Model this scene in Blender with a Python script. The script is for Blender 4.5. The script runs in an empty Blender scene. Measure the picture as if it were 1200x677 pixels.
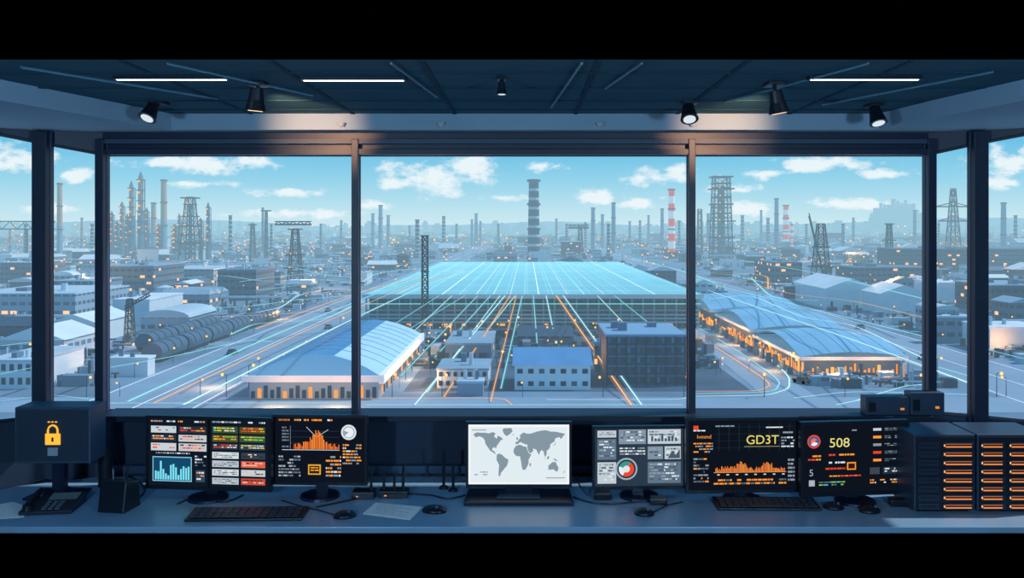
import bpy, math, random
from mathutils import Vector, Matrix
random.seed(4)
SC=bpy.context.scene
COL=SC.collection
SC.view_settings.view_transform='Standard'
CZ=2.12; GH=36.0; GZ=CZ-GH; CX=618.0; HY=265.0
def lin(c):
    return c/12.92 if c<=0.04045 else ((c+0.055)/1.055)**2.4
def hx(s,a=1.0):
    s=s.lstrip('#')
    return tuple(lin(int(s[i:i+2],16)/255) for i in (0,2,4))+(a,)
def P(px,py,d):
    return ((px-CX)*d/1000,d,CZ-(py-HY)*d/1000)
def D(px,py,z=0.75):
    d=(CZ-z)*1000/(py-HY); return ((px-CX)*d/1000,d,z)
# ---------- materials
HG=None
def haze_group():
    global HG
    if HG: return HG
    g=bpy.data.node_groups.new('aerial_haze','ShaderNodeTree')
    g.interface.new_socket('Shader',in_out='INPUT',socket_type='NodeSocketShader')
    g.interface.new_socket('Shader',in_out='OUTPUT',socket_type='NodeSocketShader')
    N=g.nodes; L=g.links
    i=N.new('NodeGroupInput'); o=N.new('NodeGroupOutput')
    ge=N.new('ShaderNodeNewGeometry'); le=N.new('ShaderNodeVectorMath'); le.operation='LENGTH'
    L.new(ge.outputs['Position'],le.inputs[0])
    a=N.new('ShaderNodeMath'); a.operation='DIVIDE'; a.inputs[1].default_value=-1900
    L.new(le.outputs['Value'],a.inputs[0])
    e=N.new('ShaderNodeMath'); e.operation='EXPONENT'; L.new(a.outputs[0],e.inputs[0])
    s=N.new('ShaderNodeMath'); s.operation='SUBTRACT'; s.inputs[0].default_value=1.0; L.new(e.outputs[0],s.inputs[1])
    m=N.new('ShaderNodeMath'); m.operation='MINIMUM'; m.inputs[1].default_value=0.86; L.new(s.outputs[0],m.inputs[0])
    em=N.new('ShaderNodeEmission'); em.inputs['Color'].default_value=hx('a8d4e6'); em.inputs['Strength'].default_value=1  # haze painted in: pale glow mixed into outdoor surfaces by distance
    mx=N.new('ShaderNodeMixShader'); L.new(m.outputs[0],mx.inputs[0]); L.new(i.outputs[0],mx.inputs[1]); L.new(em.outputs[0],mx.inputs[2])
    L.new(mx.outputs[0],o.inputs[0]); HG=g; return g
MC={}
def mat(color,rough=0.6,metal=0.0,emit=0.0,haze=False,noise=0.0,nscale=3.0,ecol=None,sample=False,windows=None,spec=None):
    key=(color,rough,metal,emit,haze,noise,nscale,ecol,sample,windows,spec)
    if key in MC: return MC[key]
    m=bpy.data.materials.new('material_'+color.lstrip('#')); m.use_nodes=True
    nt=m.node_tree; N=nt.nodes; L=nt.links
    b=N['Principled BSDF']; out=N['Material Output']
    b.inputs['Base Color'].default_value=hx(color); b.inputs['Roughness'].default_value=rough; b.inputs['Metallic'].default_value=metal
    if spec is not None: b.inputs['Specular IOR Level'].default_value=spec
    elif haze: b.inputs['Specular IOR Level'].default_value=.2
    if emit>0:
        b.inputs['Emission Color'].default_value=hx(ecol or color); b.inputs['Emission Strength'].default_value=emit
    if noise>0:
        ge=N.new('ShaderNodeNewGeometry')
        n=N.new('ShaderNodeTexNoise'); n.inputs['Scale'].default_value=nscale; n.inputs['Detail'].default_value=4
        L.new(ge.outputs['Position'],n.inputs['Vector'])
        r=N.new('ShaderNodeMapRange'); r.inputs[1].default_value=0.3; r.inputs[2].default_value=0.7
        r.inputs[3].default_value=1-noise; r.inputs[4].default_value=1+noise
        L.new(n.outputs['Fac'],r.inputs[0])
        mm=N.new('ShaderNodeVectorMath'); mm.operation='SCALE'; mm.inputs[0].default_value=hx(color)[:3]
        L.new(r.outputs[0],mm.inputs['Scale']); L.new(mm.outputs[0],b.inputs['Base Color'])
    if windows:
        cw,ch,wc,lit=windows
        ge=N.new('ShaderNodeNewGeometry'); sp=N.new('ShaderNodeSeparateXYZ'); L.new(ge.outputs['Position'],sp.inputs[0])
        ad=N.new('ShaderNodeMath'); ad.operation='ADD'; L.new(sp.outputs[0],ad.inputs[0]); L.new(sp.outputs[1],ad.inputs[1])
        cb=N.new('ShaderNodeCombineXYZ'); L.new(ad.outputs[0],cb.inputs[0]); L.new(sp.outputs[2],cb.inputs[1])
        dv=N.new('ShaderNodeVectorMath'); dv.operation='DIVIDE'; dv.inputs[1].default_value=(cw,ch,1); L.new(cb.outputs[0],dv.inputs[0])
        fr=N.new('ShaderNodeVectorMath'); fr.operation='FRACTION'; L.new(dv.outputs[0],fr.inputs[0])
        fl=N.new('ShaderNodeVectorMath'); fl.operation='FLOOR'; L.new(dv.outputs[0],fl.inputs[0])
        wn=N.new('ShaderNodeTexWhiteNoise'); wn.noise_dimensions='2D'; L.new(fl.outputs[0],wn.inputs['Vector'])
        s2=N.new('ShaderNodeSeparateXYZ'); L.new(fr.outputs[0],s2.inputs[0])
        def gt(sock,v):
            q=N.new('ShaderNodeMath'); q.operation='GREATER_THAN'; q.inputs[1].default_value=v; L.new(sock,q.inputs[0]); return q.outputs[0]
        def mul(a,c):
            q=N.new('ShaderNodeMath'); q.operation='MULTIPLY'; L.new(a,q.inputs[0]); L.new(c,q.inputs[1]); return q.outputs[0]
        s3=N.new('ShaderNodeSeparateXYZ'); L.new(ge.outputs['Normal'],s3.inputs[0])
        lt=N.new('ShaderNodeMath'); lt.operation='LESS_THAN'; lt.inputs[1].default_value=0.4; L.new(s3.outputs[2],lt.inputs[0])
        mk=mul(mul(gt(s2.outputs[0],0.28),gt(s2.outputs[1],0.62)),lt.outputs[0])
        mc=N.new('ShaderNodeMix'); mc.data_type='RGBA'; mc.inputs['A'].default_value=hx(color); mc.inputs['B'].default_value=hx(wc)
        L.new(mk,mc.inputs['Factor']); L.new(mc.outputs['Result'],b.inputs['Base Color'])
        lm=mul(mk,gt(wn.outputs['Value'],1-lit))
        le=N.new('ShaderNodeMath'); le.operation='MULTIPLY'; le.inputs[1].default_value=1.8; L.new(lm,le.inputs[0])
        b.inputs['Emission Color'].default_value=hx('ffa95e'); L.new(le.outputs[0],b.inputs['Emission Strength'])
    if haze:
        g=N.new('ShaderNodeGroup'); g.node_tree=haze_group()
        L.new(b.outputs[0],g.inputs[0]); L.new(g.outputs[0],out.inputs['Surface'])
    if (emit>0 or haze or windows) and not sample:
        try: m.cycles.emission_sampling='NONE'
        except Exception: pass
    MC[key]=m; return m
def glow(color,s=1.0,sample=False,trans=0.0):
    key=('glow',color,s,sample,trans)
    if key in MC: return MC[key]
    m=bpy.data.materials.new('glow_'+color.lstrip('#')); m.use_nodes=True
    N=m.node_tree.nodes; L=m.node_tree.links; N.remove(N['Principled BSDF'])
    e=N.new('ShaderNodeEmission'); e.inputs[0].default_value=hx(color); e.inputs[1].default_value=s
    if trans>0:
        t=N.new('ShaderNodeBsdfTransparent'); x=N.new('ShaderNodeMixShader'); x.inputs[0].default_value=1-trans
        L.new(t.outputs[0],x.inputs[1]); L.new(e.outputs[0],x.inputs[2]); L.new(x.outputs[0],N['Material Output'].inputs['Surface'])
    else: L.new(e.outputs[0],N['Material Output'].inputs['Surface'])
    if not sample:
        try: m.cycles.emission_sampling='NONE'
        except Exception: pass
    MC[key]=m; return m
# ---------- mesh builder
class MB:
    def __init__(s): s.v=[];s.f=[];s.mi=[];s.mats=[]
    def m(s,mt):
        if mt not in s.mats: s.mats.append(mt)
        return s.mats.index(mt)
    def add(s,vs,fs,mt):
        o=len(s.v); s.v+= [tuple(v) for v in vs]; k=s.m(mt)
        for f in fs: s.f.append([i+o for i in f]); s.mi.append(k)
        return s
    def box(s,x0,y0,z0,x1,y1,z1,mt):
        vs=[(x0,y0,z0),(x1,y0,z0),(x1,y1,z0),(x0,y1,z0),(x0,y0,z1),(x1,y0,z1),(x1,y1,z1),(x0,y1,z1)]
        return s.add(vs,[(0,3,2,1),(4,5,6,7),(0,1,5,4),(1,2,6,5),(2,3,7,6),(3,0,4,7)],mt)
    def bc(s,cx,cy,cz,sx,sy,sz,mt): return s.box(cx-sx/2,cy-sy/2,cz-sz/2,cx+sx/2,cy+sy/2,cz+sz/2,mt)
    def cyl(s,p0,p1,r0,r1,mt,n=12):
        p0=Vector(p0);p1=Vector(p1);d=(p1-p0).normalized()
        a=Vector((0,0,1)) if abs(d.z)<0.9 else Vector((1,0,0))
        u=d.cross(a).normalized(); w=u.cross(d)
        vs=[];
        for p,r in((p0,r0),(p1,r1)):
            for i in range(n):
                t=2*math.pi*i/n; vs.append(p+u*math.cos(t)*r+w*math.sin(t)*r)
        fs=[(i,i+n,(i+1)%n+n,(i+1)%n) for i in range(n)]
        fs.append(tuple(range(n))); fs.append(tuple(range(2*n-1,n-1,-1)))
        return s.add(vs,fs,mt)
    def tube(s,pts,r,mt,n=8):
        pts=[Vector(p) for p in pts]; vs=[];fs=[]
        for k,p in enumerate(pts):
            d=(pts[min(k+1,len(pts)-1)]-pts[max(k-1,0)]).normalized()
            a=Vector((0,0,1)) if abs(d.z)<0.95 else Vector((1,0,0))
            u=d.cross(a).normalized(); w=u.cross(d)
            for i in range(n):
                t=2*math.pi*i/n; vs.append(p+u*math.cos(t)*r+w*math.sin(t)*r)
        for k in range(len(pts)-1):
            for i in range(n): fs.append((k*n+i,(k+1)*n+i,(k+1)*n+(i+1)%n,k*n+(i+1)%n))
        fs.append(tuple(range(n))); fs.append(tuple(range(len(vs)-1,len(vs)-n-1,-1)))
        return s.add(vs,fs,mt)
    def beam(s,p0,p1,w,mt): return s.cyl(p0,p1,w*0.7,w*0.7,mt,4)
    def prism(s,pts,z0,z1,mt):
        n=len(pts); vs=[(x,y,z0) for x,y in pts]+[(x,y,z1) for x,y in pts]
        return s.add(vs,[tuple(range(n-1,-1,-1)),tuple(range(n,2*n))]+[(i,(i+1)%n,(i+1)%n+n,i+n) for i in range(n)],mt)
    def prismY(s,pts,y0,y1,mt): # pts (x,z)
        n=len(pts); vs=[(x,y0,z) for x,z in pts]+[(x,y1,z) for x,z in pts]
        return s.add(vs,[tuple(range(n)),tuple(range(2*n-1,n-1,-1))]+[(i,i+n,(i+1)%n+n,(i+1)%n) for i in range(n)],mt)
    def prismX(s,pts,x0,x1,mt): # pts (y,z)
        n=len(pts); vs=[(x0,y,z) for y,z in pts]+[(x1,y,z) for y,z in pts]
        return s.add(vs,[tuple(range(n-1,-1,-1)),tuple(range(n,2*n))]+[(i,(i+1)%n,(i+1)%n+n,i+n) for i in range(n)],mt)
    def poly(s,pts,mt): return s.add(pts,[tuple(range(len(pts)))],mt)
    def sph(s,c,r,mt,n=8,k=6,sz=1.0):
        vs=[];fs=[]
        for j in range(k+1):
            ph=math.pi*j/k
            for i in range(n):
                t=2*math.pi*i/n; vs.append((c[0]+r*math.sin(ph)*math.cos(t),c[1]+r*math.sin(ph)*math.sin(t),c[2]+r*sz*math.cos(ph)))
        for j in range(k):
            for i in range(n): fs.append((j*n+i,(j+1)*n+i,(j+1)*n+(i+1)%n,j*n+(i+1)%n))
        return s.add(vs,fs,mt)
    def done(s,name,parent=None,loc=(0,0,0),rz=0,label=None,cat=None,kind=None,group=None,bevel=0,smooth=False):
        me=bpy.data.meshes.new(name); me.from_pydata(s.v,[],s.f)
        for q in s.mats: me.materials.append(q)
        me.polygons.foreach_set('material_index',s.mi)
        if smooth: me.polygons.foreach_set('use_smooth',[True]*len(s.f))
        me.update()
        o=bpy.data.objects.new(name,me); COL.objects.link(o)
        o.location=loc; o.rotation_euler=(0,0,rz)
        if parent: o.parent=parent
        tag(o,label,cat,kind,group)
        if bevel:
            b=o.modifiers.new('bevel','BEVEL'); b.width=bevel; b.segments=2; b.limit_method='ANGLE'
        return o
def tag(o,label=None,cat=None,kind=None,group=None):
    if label: o['label']=label
    if cat: o['category']=cat
    if kind: o['kind']=kind
    if group: o['group']=group
def root(name,label,cat,loc,rz=0,group=None):
    o=bpy.data.objects.new(name,None); COL.objects.link(o); o.location=loc; o.rotation_euler=(0,0,rz); o.empty_display_size=0.1
    tag(o,label,cat,None,group); return o
def clone(r,loc,rz=0,sc=1.0):
    c=r.copy(); COL.objects.link(c); c.location=loc; c.rotation_euler=(0,0,rz); c.scale=(sc,sc,sc)
    for ch in r.children:
        k=ch.copy(); k.parent=c; COL.objects.link(k)
    return c
def ST(o): o['kind']='structure'; return o
# ================= CAMERA
cam=bpy.data.cameras.new('camera'); co=bpy.data.objects.new('camera',cam); COL.objects.link(co)
co.location=(0,0,CZ); co.rotation_euler=(math.pi/2,0,0)
cam.sensor_width=36; cam.lens=30; cam.shift_x=-18/1200; cam.shift_y=-73.5/1200; cam.clip_end=30000; cam.clip_start=0.05
SC.camera=co
# ================= WORLD
w=bpy.data.worlds.new('sky'); SC.world=w; w.use_nodes=True
N=w.node_tree.nodes; L=w.node_tree.links
bg=N['Background']
tc=N.new('ShaderNodeTexCoord'); sp=N.new('ShaderNodeSeparateXYZ'); L.new(tc.outputs['Generated'],sp.inputs[0])
def mth(op,a,b=None,clamp=False):
    q=N.new('ShaderNodeMath'); q.operation=op; q.use_clamp=clamp
    for i,x in enumerate((a,b)):
        if x is None: continue
        if isinstance(x,(int,float)): q.inputs[i].default_value=x
        else: L.new(x,q.inputs[i])
    return q.outputs[0]
ya=mth('MAXIMUM',mth('ABSOLUTE',sp.outputs[1]),0.05)
u=mth('DIVIDE',sp.outputs[0],ya); v=mth('DIVIDE',sp.outputs[2],ya)
cb=N.new('ShaderNodeCombineXYZ'); L.new(u,cb.inputs[0]); L.new(v,cb.inputs[1])
ramp=N.new('ShaderNodeValToRGB'); L.new(mth('MULTIPLY',sp.outputs[2],4.0,True),ramp.inputs[0])
cr=ramp.color_ramp; cr.elements[0].position=0.0; cr.elements[0].color=hx('cfeaf2')
cr.elements[1].position=1.0; cr.elements[1].color=hx('3d8ec8')
for p_,c_ in ((0.08,'bce3f0'),(0.2,'98d5ec'),(0.36,'69c0e6')):
    e=cr.elements.new(p_); e.color=hx(c_)
clouds=[(508,208,76,24),(548,196,44,22),(470,214,46,11),(250,193,66,16),(300,190,44,10),(185,190,50,9),(20,186,60,20),(90,204,36,10),(60,245,50,8),(636,195,26,8),(768,209,50,13),(795,198,26,9),(700,231,42,13),(745,238,44,9),(958,193,80,12),(905,203,34,9),(1035,205,54,10),(1185,190,60,18),(1160,215,44,9),(880,243,50,12),(1000,240,60,8),(340,225,50,7),(590,232,40,6),(220,215,60,7),(430,240,40,7),(350,250,90,7),(860,222,40,6)]
best=None
for (px,py,a,b) in clouds:
    s1=N.new('ShaderNodeVectorMath'); s1.operation='SUBTRACT'; L.new(cb.outputs[0],s1.inputs[0]); s1.inputs[1].default_value=((px-CX)/1000,(HY-py)/1000,0)
    s2=N.new('ShaderNodeVectorMath'); s2.operation='MULTIPLY'; L.new(s1.outputs[0],s2.inputs[0]); s2.inputs[1].default_value=(1000/a,1000/b,0)
    s3=N.new('ShaderNodeVectorMath'); s3.operation='LENGTH'; L.new(s2.outputs[0],s3.inputs[0])
    q=mth('SUBTRACT',1.0,s3.outputs['Value'])
    best=q if best is None else mth('MAXIMUM',best,q)
mp=N.new('ShaderNodeMapping'); mp.inputs['Scale'].default_value=(1,1.8,1); L.new(cb.outputs[0],mp.inputs[0])
nz=N.new('ShaderNodeTexNoise'); nz.inputs['Scale'].default_value=26; nz.inputs['Detail'].default_value=6; nz.inputs['Roughness'].default_value=0.62; L.new(mp.outputs[0],nz.inputs['Vector'])
dens=mth('ADD',best,mth('MULTIPLY',mth('SUBTRACT',nz.outputs['Fac'],0.54),3.4))
mr=N.new('ShaderNodeMapRange'); mr.interpolation_type='SMOOTHSTEP'; L.new(dens,mr.inputs[0]); mr.inputs[1].default_value=-0.05; mr.inputs[2].default_value=0.7; mr.inputs[3].default_value=0; mr.inputs[4].default_value=0.93
gate=mth('MULTIPLY',mr.outputs[0],mth('GREATER_THAN',sp.outputs[1],0.2))
gate=mth('MULTIPLY',gate,mth('GREATER_THAN',best,-0.7))
mx=N.new('ShaderNodeMix'); mx.data_type='RGBA'; L.new(gate,mx.inputs['Factor']); L.new(ramp.outputs[0],mx.inputs['A']); mx.inputs['B'].default_value=hx('eef8fb')
L.new(mx.outputs['Result'],bg.inputs[0]); bg.inputs[1].default_value=1.0
sl=bpy.data.lights.new('sun','SUN'); sl.energy=3.0; sl.angle=0.02; sl.color=(1,0.97,0.92)
so=bpy.data.objects.new('sun',sl); COL.objects.link(so); so.rotation_euler=Vector((-0.9,-0.2,-1.1)).to_track_quat('-Z','Y').to_euler()
# ================= ROOM
ZS=2.64; ZR=2.727; SILL=1.08
wallm=mat('20364f',0.7,noise=0.12,nscale=6); framem=mat('1a2a42',0.45,noise=0.1,nscale=20)
soff=mat('7d9bb4',0.7,noise=0.05,nscale=4); fasc=mat('8aa6bc',0.7,noise=0.05,nscale=4)
ceilm=mat('235264',0.8,noise=0.08,nscale=5,spec=.2); blk=mat('010101',1.0,spec=0.0); blkp=mat('1a2636',0.45,noise=0.05,nscale=30)
Lp=[(-3.4,-2.0),(-3.4,3.8),(-2.80,4.53),(-2.635,4.64),(-2.366,4.75)]
Rp=[(2.2325,4.75),(2.455,4.64),(2.637,4.53),(3.3,3.8),(3.3,-2.0)]
HL=[2.61,2.61,2.61,2.575,2.524]; HR=HL[::-1]
def wallseg(mb,a,b,za0,zb0,za1,zb1,mt,t=0.08,out=1):
    a=Vector(a);b=Vector(b); d=(b-a).normalized(); n=Vector((-d.y,d.x))*t*out
    vs=[(a.x,a.y,za0),(b.x,b.y,zb0),(b.x+n.x,b.y+n.y,zb0),(a.x+n.x,a.y+n.y,za0),(a.x,a.y,za1),(b.x,b.y,zb1),(b.x+n.x,b.y+n.y,zb1),(a.x+n.x,a.y+n.y,za1)]
    mb.add(vs,[(0,3,2,1),(4,5,6,7),(0,1,5,4),(1,2,6,5),(2,3,7,6),(3,0,4,7)],mt)
mb=MB(); wallseg(mb,Lp[4],Rp[0],0,0,SILL,SILL,wallm); wallseg(mb,Lp[4],Rp[0],2.524,2.524,2.9,2.9,framem)
ST(mb.done('wall_front'))
for nm,pts,hh in(('wall_left',Lp,HL),('wall_right',Rp,HR)):
    mb=MB()
    for i in range(4):
        a,b=pts[i],pts[i+1]
        solid=(nm=='wall_left' and i==0) or (nm=='wall_right' and i==3)
        if solid: wallseg(mb,a,b,0,0,2.9,2.9,wallm)
        else:
            wallseg(mb,a,b,0,0,SILL,SILL,wallm); wallseg(mb,a,b,hh[i],hh[i+1],2.9,2.9,framem)
    ST(mb.done(nm))
ST(MB().box(-3.48,-2.1,0,3.38,-2.0,2.9,wallm).done('wall_back'))
ST(MB().prism([(-3.48,-2.1),(3.38,-2.1),(3.38,3.85),(2.68,4.62),(2.26,4.84),(-2.4,4.84),(-2.85,4.62),(-3.48,3.85)],-0.1,0,blk).done('floor'))
mb=MB(); mb.box(-3.4,3.11,ZR,3.3,4.75,ZR+0.02,ceilm); mb.box(-3.48,-2.1,ZR,3.38,3.11,ZR+0.02,blk)
mb.prism([(-3.48,-2.1),(3.38,-2.1),(3.38,3.85),(2.68,4.62),(2.26,4.84),(-2.4,4.84),(-2.85,4.62),(-3.48,3.85)],2.9,3.0,blk)
inn=[(-2.5,-2.0),(-2.32,3.0),(-2.18,3.53),(-2.03,4.15),(-1.92,4.6),(1.895,4.6),(1.95,4.15),(2.05,3.53),(2.2,3.0),(2.4,-2.0)]
outr=Lp+Rp
for i in range(9):
    a,b,c,d=outr[i],outr[i+1],inn[i+1],inn[i]
    mt=blk if i in(0,8) else soff
    mb.poly([(a[0],a[1],ZS),(b[0],b[1],ZS),(c[0],c[1],ZS),(d[0],d[1],ZS)],mt)
    mt=blk if i in(0,8) else fasc
    mb.poly([(d[0],d[1],ZS),(c[0],c[1],ZS),(c[0],c[1],ZR),(d[0],d[1],ZR)],mt)
ST(mb.done('ceiling'))
tn=[0]
def trim(mb,bevel=0):
    tn[0]+=1; return ST(mb.done('trim_%d'%tn[0],bevel=bevel))
gm=mat('1a4052',0.8,spec=.1); gm2=mat('56839a',0.7)
for y in (3.36,3.72,4.1,4.42): trim(MB().box(-2.15 if y<3.8 else -1.93,y,ZR-0.005,2.0 if y<3.8 else 1.9,y+0.022,ZR,gm))
for x in (-1.5,-0.95,-0.4,0.25,0.8,1.4): trim(MB().box(x,3.12,ZR-0.004,x+0.02,4.6,ZR,gm))
for (a,b) in (((-1.32,3.13),(-0.98,3.9)),((-0.5,3.13),(-0.42,3.95)),((0.2,3.13),(0.12,4.3)),((0.42,3.13),(0.34,3.7)),((1.25,3.13),(0.95,4.1)),((-1.9,3.2),(-1.45,4.0)),((1.8,3.3),(1.45,4.2))):
    trim(MB().beam((a[0],a[1],ZR-0.01),(b[0],b[1],ZR-0.01),0.008,gm2))
trim(MB().box(-2.36,4.70,2.575,2.23,4.75,2.60,mat('304860',0.5)))
trim(MB().box(-2.36,4.70,2.515,2.23,4.76,2.545,framem))
trim(MB().box(-2.33,4.62,SILL-0.02,2.2,4.83,SILL+0.012,mat('16243a',0.5)),0.004)
trim(MB().box(-2.33,4.70,0.76,2.2,4.745,0.80,mat('34506e',0.5)))
def column(px,wpx,d,z0,z1,dep=0.05):
    x=(px-CX)*d/1000; wd=wpx*d/1000
    trim(MB().box(x-wd/2,d-0.03,z0,x+wd/2,d+dep,z1,framem).box(x-wd/2-0.004,d+0.01,z0,x+wd/2+0.004,d+0.03,z1,mat('29405e',0.4)),0.003)
column(417,8,4.72,SILL,2.6); column(810,8,4.72,SILL,2.6)
column(119,10,4.72,SILL,2.6); column(1090,10,4.72,SILL,2.6)
column(49,17,4.60,SILL-0.02,2.63); column(1147,17,4.60,SILL-0.02,2.63)
segs=[((-2.366,4.79),((417-CX)*4.79/1000,4.79),2.524,2.524,1,1),(((417-CX)*4.79/1000,4.79),((810-CX)*4.79/1000,4.79),2.524,2.524,1,1),(((810-CX)*4.79/1000,4.79),(2.2325,4.79),2.524,2.524,1,1),
 (Lp[3],Lp[4],HL[3],HL[4],1,1),(Lp[2],Lp[3],HL[2],HL[3],0,1),(Lp[1],Lp[2],HL[1],HL[2],1,0),(Rp[0],Rp[1],HR[0],HR[1],1,1),(Rp[1],Rp[2],HR[1],HR[2],1,0),(Rp[2],Rp[3],HR[2],HR[3],0,1)]
for i,(a,b,za,zb,va,vb) in enumerate(segs):
    mb=MB(); A=Vector((a[0],a[1]));B=Vector((b[0],b[1]))
    for (z0,z1) in ((SILL,SILL),(za,zb)): mb.beam((A.x,A.y+.01,z0),(B.x,B.y+.01,z1),0.018,framem)
    if va: mb.beam((A.x,A.y+.01,SILL),(A.x,A.y+.01,za),.010,framem)
    if vb: mb.beam((B.x,B.y+.01,SILL),(B.x,B.y+.01,zb),.010,framem)
    ST(mb.done('window_%d'%(i+1)))
for X_ in(-1.5,1.5):  # added lamps out of view, there only to brighten the room
    r=root('added_fill_lamp','added unseen fill lamp with cool light','fill lamp',(X_,.5,ZR),0,'added fill lamps out of view')
    MB().cyl((0,0,0),(0,0,-.55),.006,.006,blk,8).done('cord',r); MB().cyl((0,0,-.55),(0,0,-.62),.05,.09,blkp,20).done('lamp_shade',r)
    l=bpy.data.lights.new('lamp','POINT'); l.energy=160; l.color=(.46,.74,1); l.shadow_soft_size=.12; o=bpy.data.objects.new('lamp_light',l); COL.objects.link(o); o.location=(X_,.5,ZR-.78)
# desk
deskm=mat('83a9c8',0.3,noise=0.08,nscale=2.5)
dt=MB().prism([(-3.05,3.89),(2.98,3.89),(2.98,4.0),(2.5,4.5),(2.2,4.68),(-2.33,4.68),(-2.7,4.5),(-3.05,4.0)],0.72,0.75,deskm)
dr=root('control_desk','long grey blue control room desk below the windows','desk',(0,0,0))
dt.done('desk_top',dr,bevel=0.004)
MB().box(-3.0,3.93,0.0,2.92,3.96,0.715,blk).done('front_panel',dr)
for x in (-2.9,-1.2,0.5,2.2): MB().box(x,3.97,0,x+0.04,4.25,0.72,blk).done('leg',dr)
# ---------- monitors
def textgeo(s):
    cu=bpy.data.curves.new('t','FONT'); cu.body=s; cu.size=1.0
    o=bpy.data.objects.new('t',cu); COL.objects.link(o); bpy.context.view_layer.update()
    ev=o.evaluated_get(bpy.context.evaluated_depsgraph_get()); me=ev.to_mesh()
    vs=[tuple(q.co) for q in me.vertices]; fs=[tuple(p.vertices) for p in me.polygons]
    ev.to_mesh_clear(); bpy.data.objects.remove(o); bpy.data.curves.remove(cu); return vs,fs
class Scr:
    def __init__(s,S,w,h,zb,bgc,st=1.0):
        s.S=S;s.w=w;s.h=h;s.zb=zb;s.mb=MB(); s.l=0
        s.r(*S,bgc,0)
    def c(s,px,py,l):
        x0,y0,x1,y1=s.S
        return (((px-x0)/(x1-x0)-.5)*s.w,-0.0006-l*0.0006,s.zb+(1-(py-y0)/(y1-y0))*s.h)
    def r(s,x0,y0,x1,y1,col,l=1,st=1.0):
        s.mb.poly([s.c(x0,y1,l),s.c(x1,y1,l),s.c(x1,y0,l),s.c(x0,y0,l)],glow(col,st))
    def p(s,pts,col,l=2): s.mb.poly([s.c(x,y,l) for x,y in pts],glow(col))
    def disc(s,x,y,r,col,l=2,a0=0,a1=360):
        pts=[(x+r*math.cos(math.radians(a)),y+r*math.sin(math.radians(a))) for a in [a0+(a1-a0)*i/20 for i in range(21)]]
        if a1-a0<360: pts=[(x,y)]+pts
        else: pts=pts[:-1]
        s.p(pts[::-1],col,l)
    def line(s,x0,y0,x1,y1,t,col,l=2):
        d=Vector((x1-x0,y1-y0)).normalized()*t/2
        s.p([(x0-d.y,y0+d.x),(x1-d.y,y1+d.x),(x1+d.y,y1-d.x),(x0+d.y,y0-d.x)],col,l)
    def rows(s,x0,y0,x1,y1,n,cols,l=2,th=0.5,rnd=None):
        R=rnd or random
        for i in range(n):
            yy=y0+(y1-y0)*i/n; hgt=(y1-y0)/n*th; x=x0
            while x<x1-1:
                ww=min(R.uniform(1.2,6),x1-x)
                if R.random()<0.8: s.r(x,yy,x+ww,yy+hgt,R.choice(cols),l)
                x+=ww+0.8
    def text(s,t,x,y,size,col,l=3,wd=None):
        vs,fs=textgeo(t); mxx=max(q[0] for q in vs); k=size/0.72; kx=k if not wd else wd/mxx
        s.mb.add([s.c(x+q[0]*kx,y-q[1]*k,l) for q in vs],fs,glow(col))
casem=mat('131c29',0.35,noise=0.05,nscale=40); bez=mat('151e2c',0.4); metl=mat('22304a',0.3,metal=0.4)
def monitor(label,x0,y0,x1,y1,rz,bgc,draw,base='foot',dep=4.3,bw=3):
    cx=(x0+x1)/2; X=(cx-CX)*dep/1000; w_=(x1-x0)*dep/1000/math.cos(rz); h_=(y1-y0)*dep/1000
    zb=CZ-(y1-HY)*dep/1000-0.75
    r=root('monitor',label,'monitor',(X,dep,0.75),rz)
    b=bw*dep/1000
    mb=MB(); mb.box(-w_/2,0.0,zb,w_/2,0.03,zb+h_,casem); mb.box(-w_/2+.06,0.03,zb+.05,w_/2-.06,0.05,zb+h_-.05,casem)
    mb.done('housing',r,bevel=0.003)
    mb=MB()
    t=0.006
    mb.box(-w_/2,-t,zb,w_/2,0,zb+b*1.3,bez); mb.box(-w_/2,-t,zb+h_-b,w_/2,0,zb+h_,bez)
    mb.box(-w_/2,-t,zb+b*1.3,-w_/2+b,0,zb+h_-b,bez); mb.box(w_/2-b,-t,zb+b*1.3,w_/2,0,zb+h_-b,bez)
    mb.done('bezel',r)
    s=Scr((x0+bw,y0+bw,x1-bw,y1-bw*1.3),w_-2*b,h_-2.3*b,zb+1.3*b,bgc); draw(s); s.mb.done('screen',r)
    if base=='foot':
        mb=MB(); mb.box(-0.03,0.03,0.01,0.03,0.05,zb+h_*.5,metl); mb.box(-0.03,0.045,zb+h_*.3,.03,.06,zb+h_*.55,metl); mb.done('stand_neck',r,bevel=0.003)
        mb=MB(); mb.cyl((0,0.0,0),(0,0.0,0.012),0.1,0.095,metl,24); mb.done('stand_base',r)
    else:
        mb=MB(); mb.box(-0.07,0.02,0.012,0.07,0.05,zb+.1,metl); mb.done('stand_neck',r,bevel=0.003)
        mb=MB(); mb.prism([(-0.27,-0.12),(0.27,-0.12),(0.26,0.1),(-0.26,0.1)],0,0.02,mat('182335',.35)); mb.done('stand_base',r,bevel=0.004)
        MB().prism([(-0.11,-0.08),(0.11,-0.08),(0.1,0.05),(-0.1,0.05)],0.02,0.028,mat('2c4058',.3)).done('stand_plate',r,bevel=0.003)
    return r
W='dfe8ee'; O='ff9a3c'; R_='e8492e'; DG='1c2836'
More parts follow.
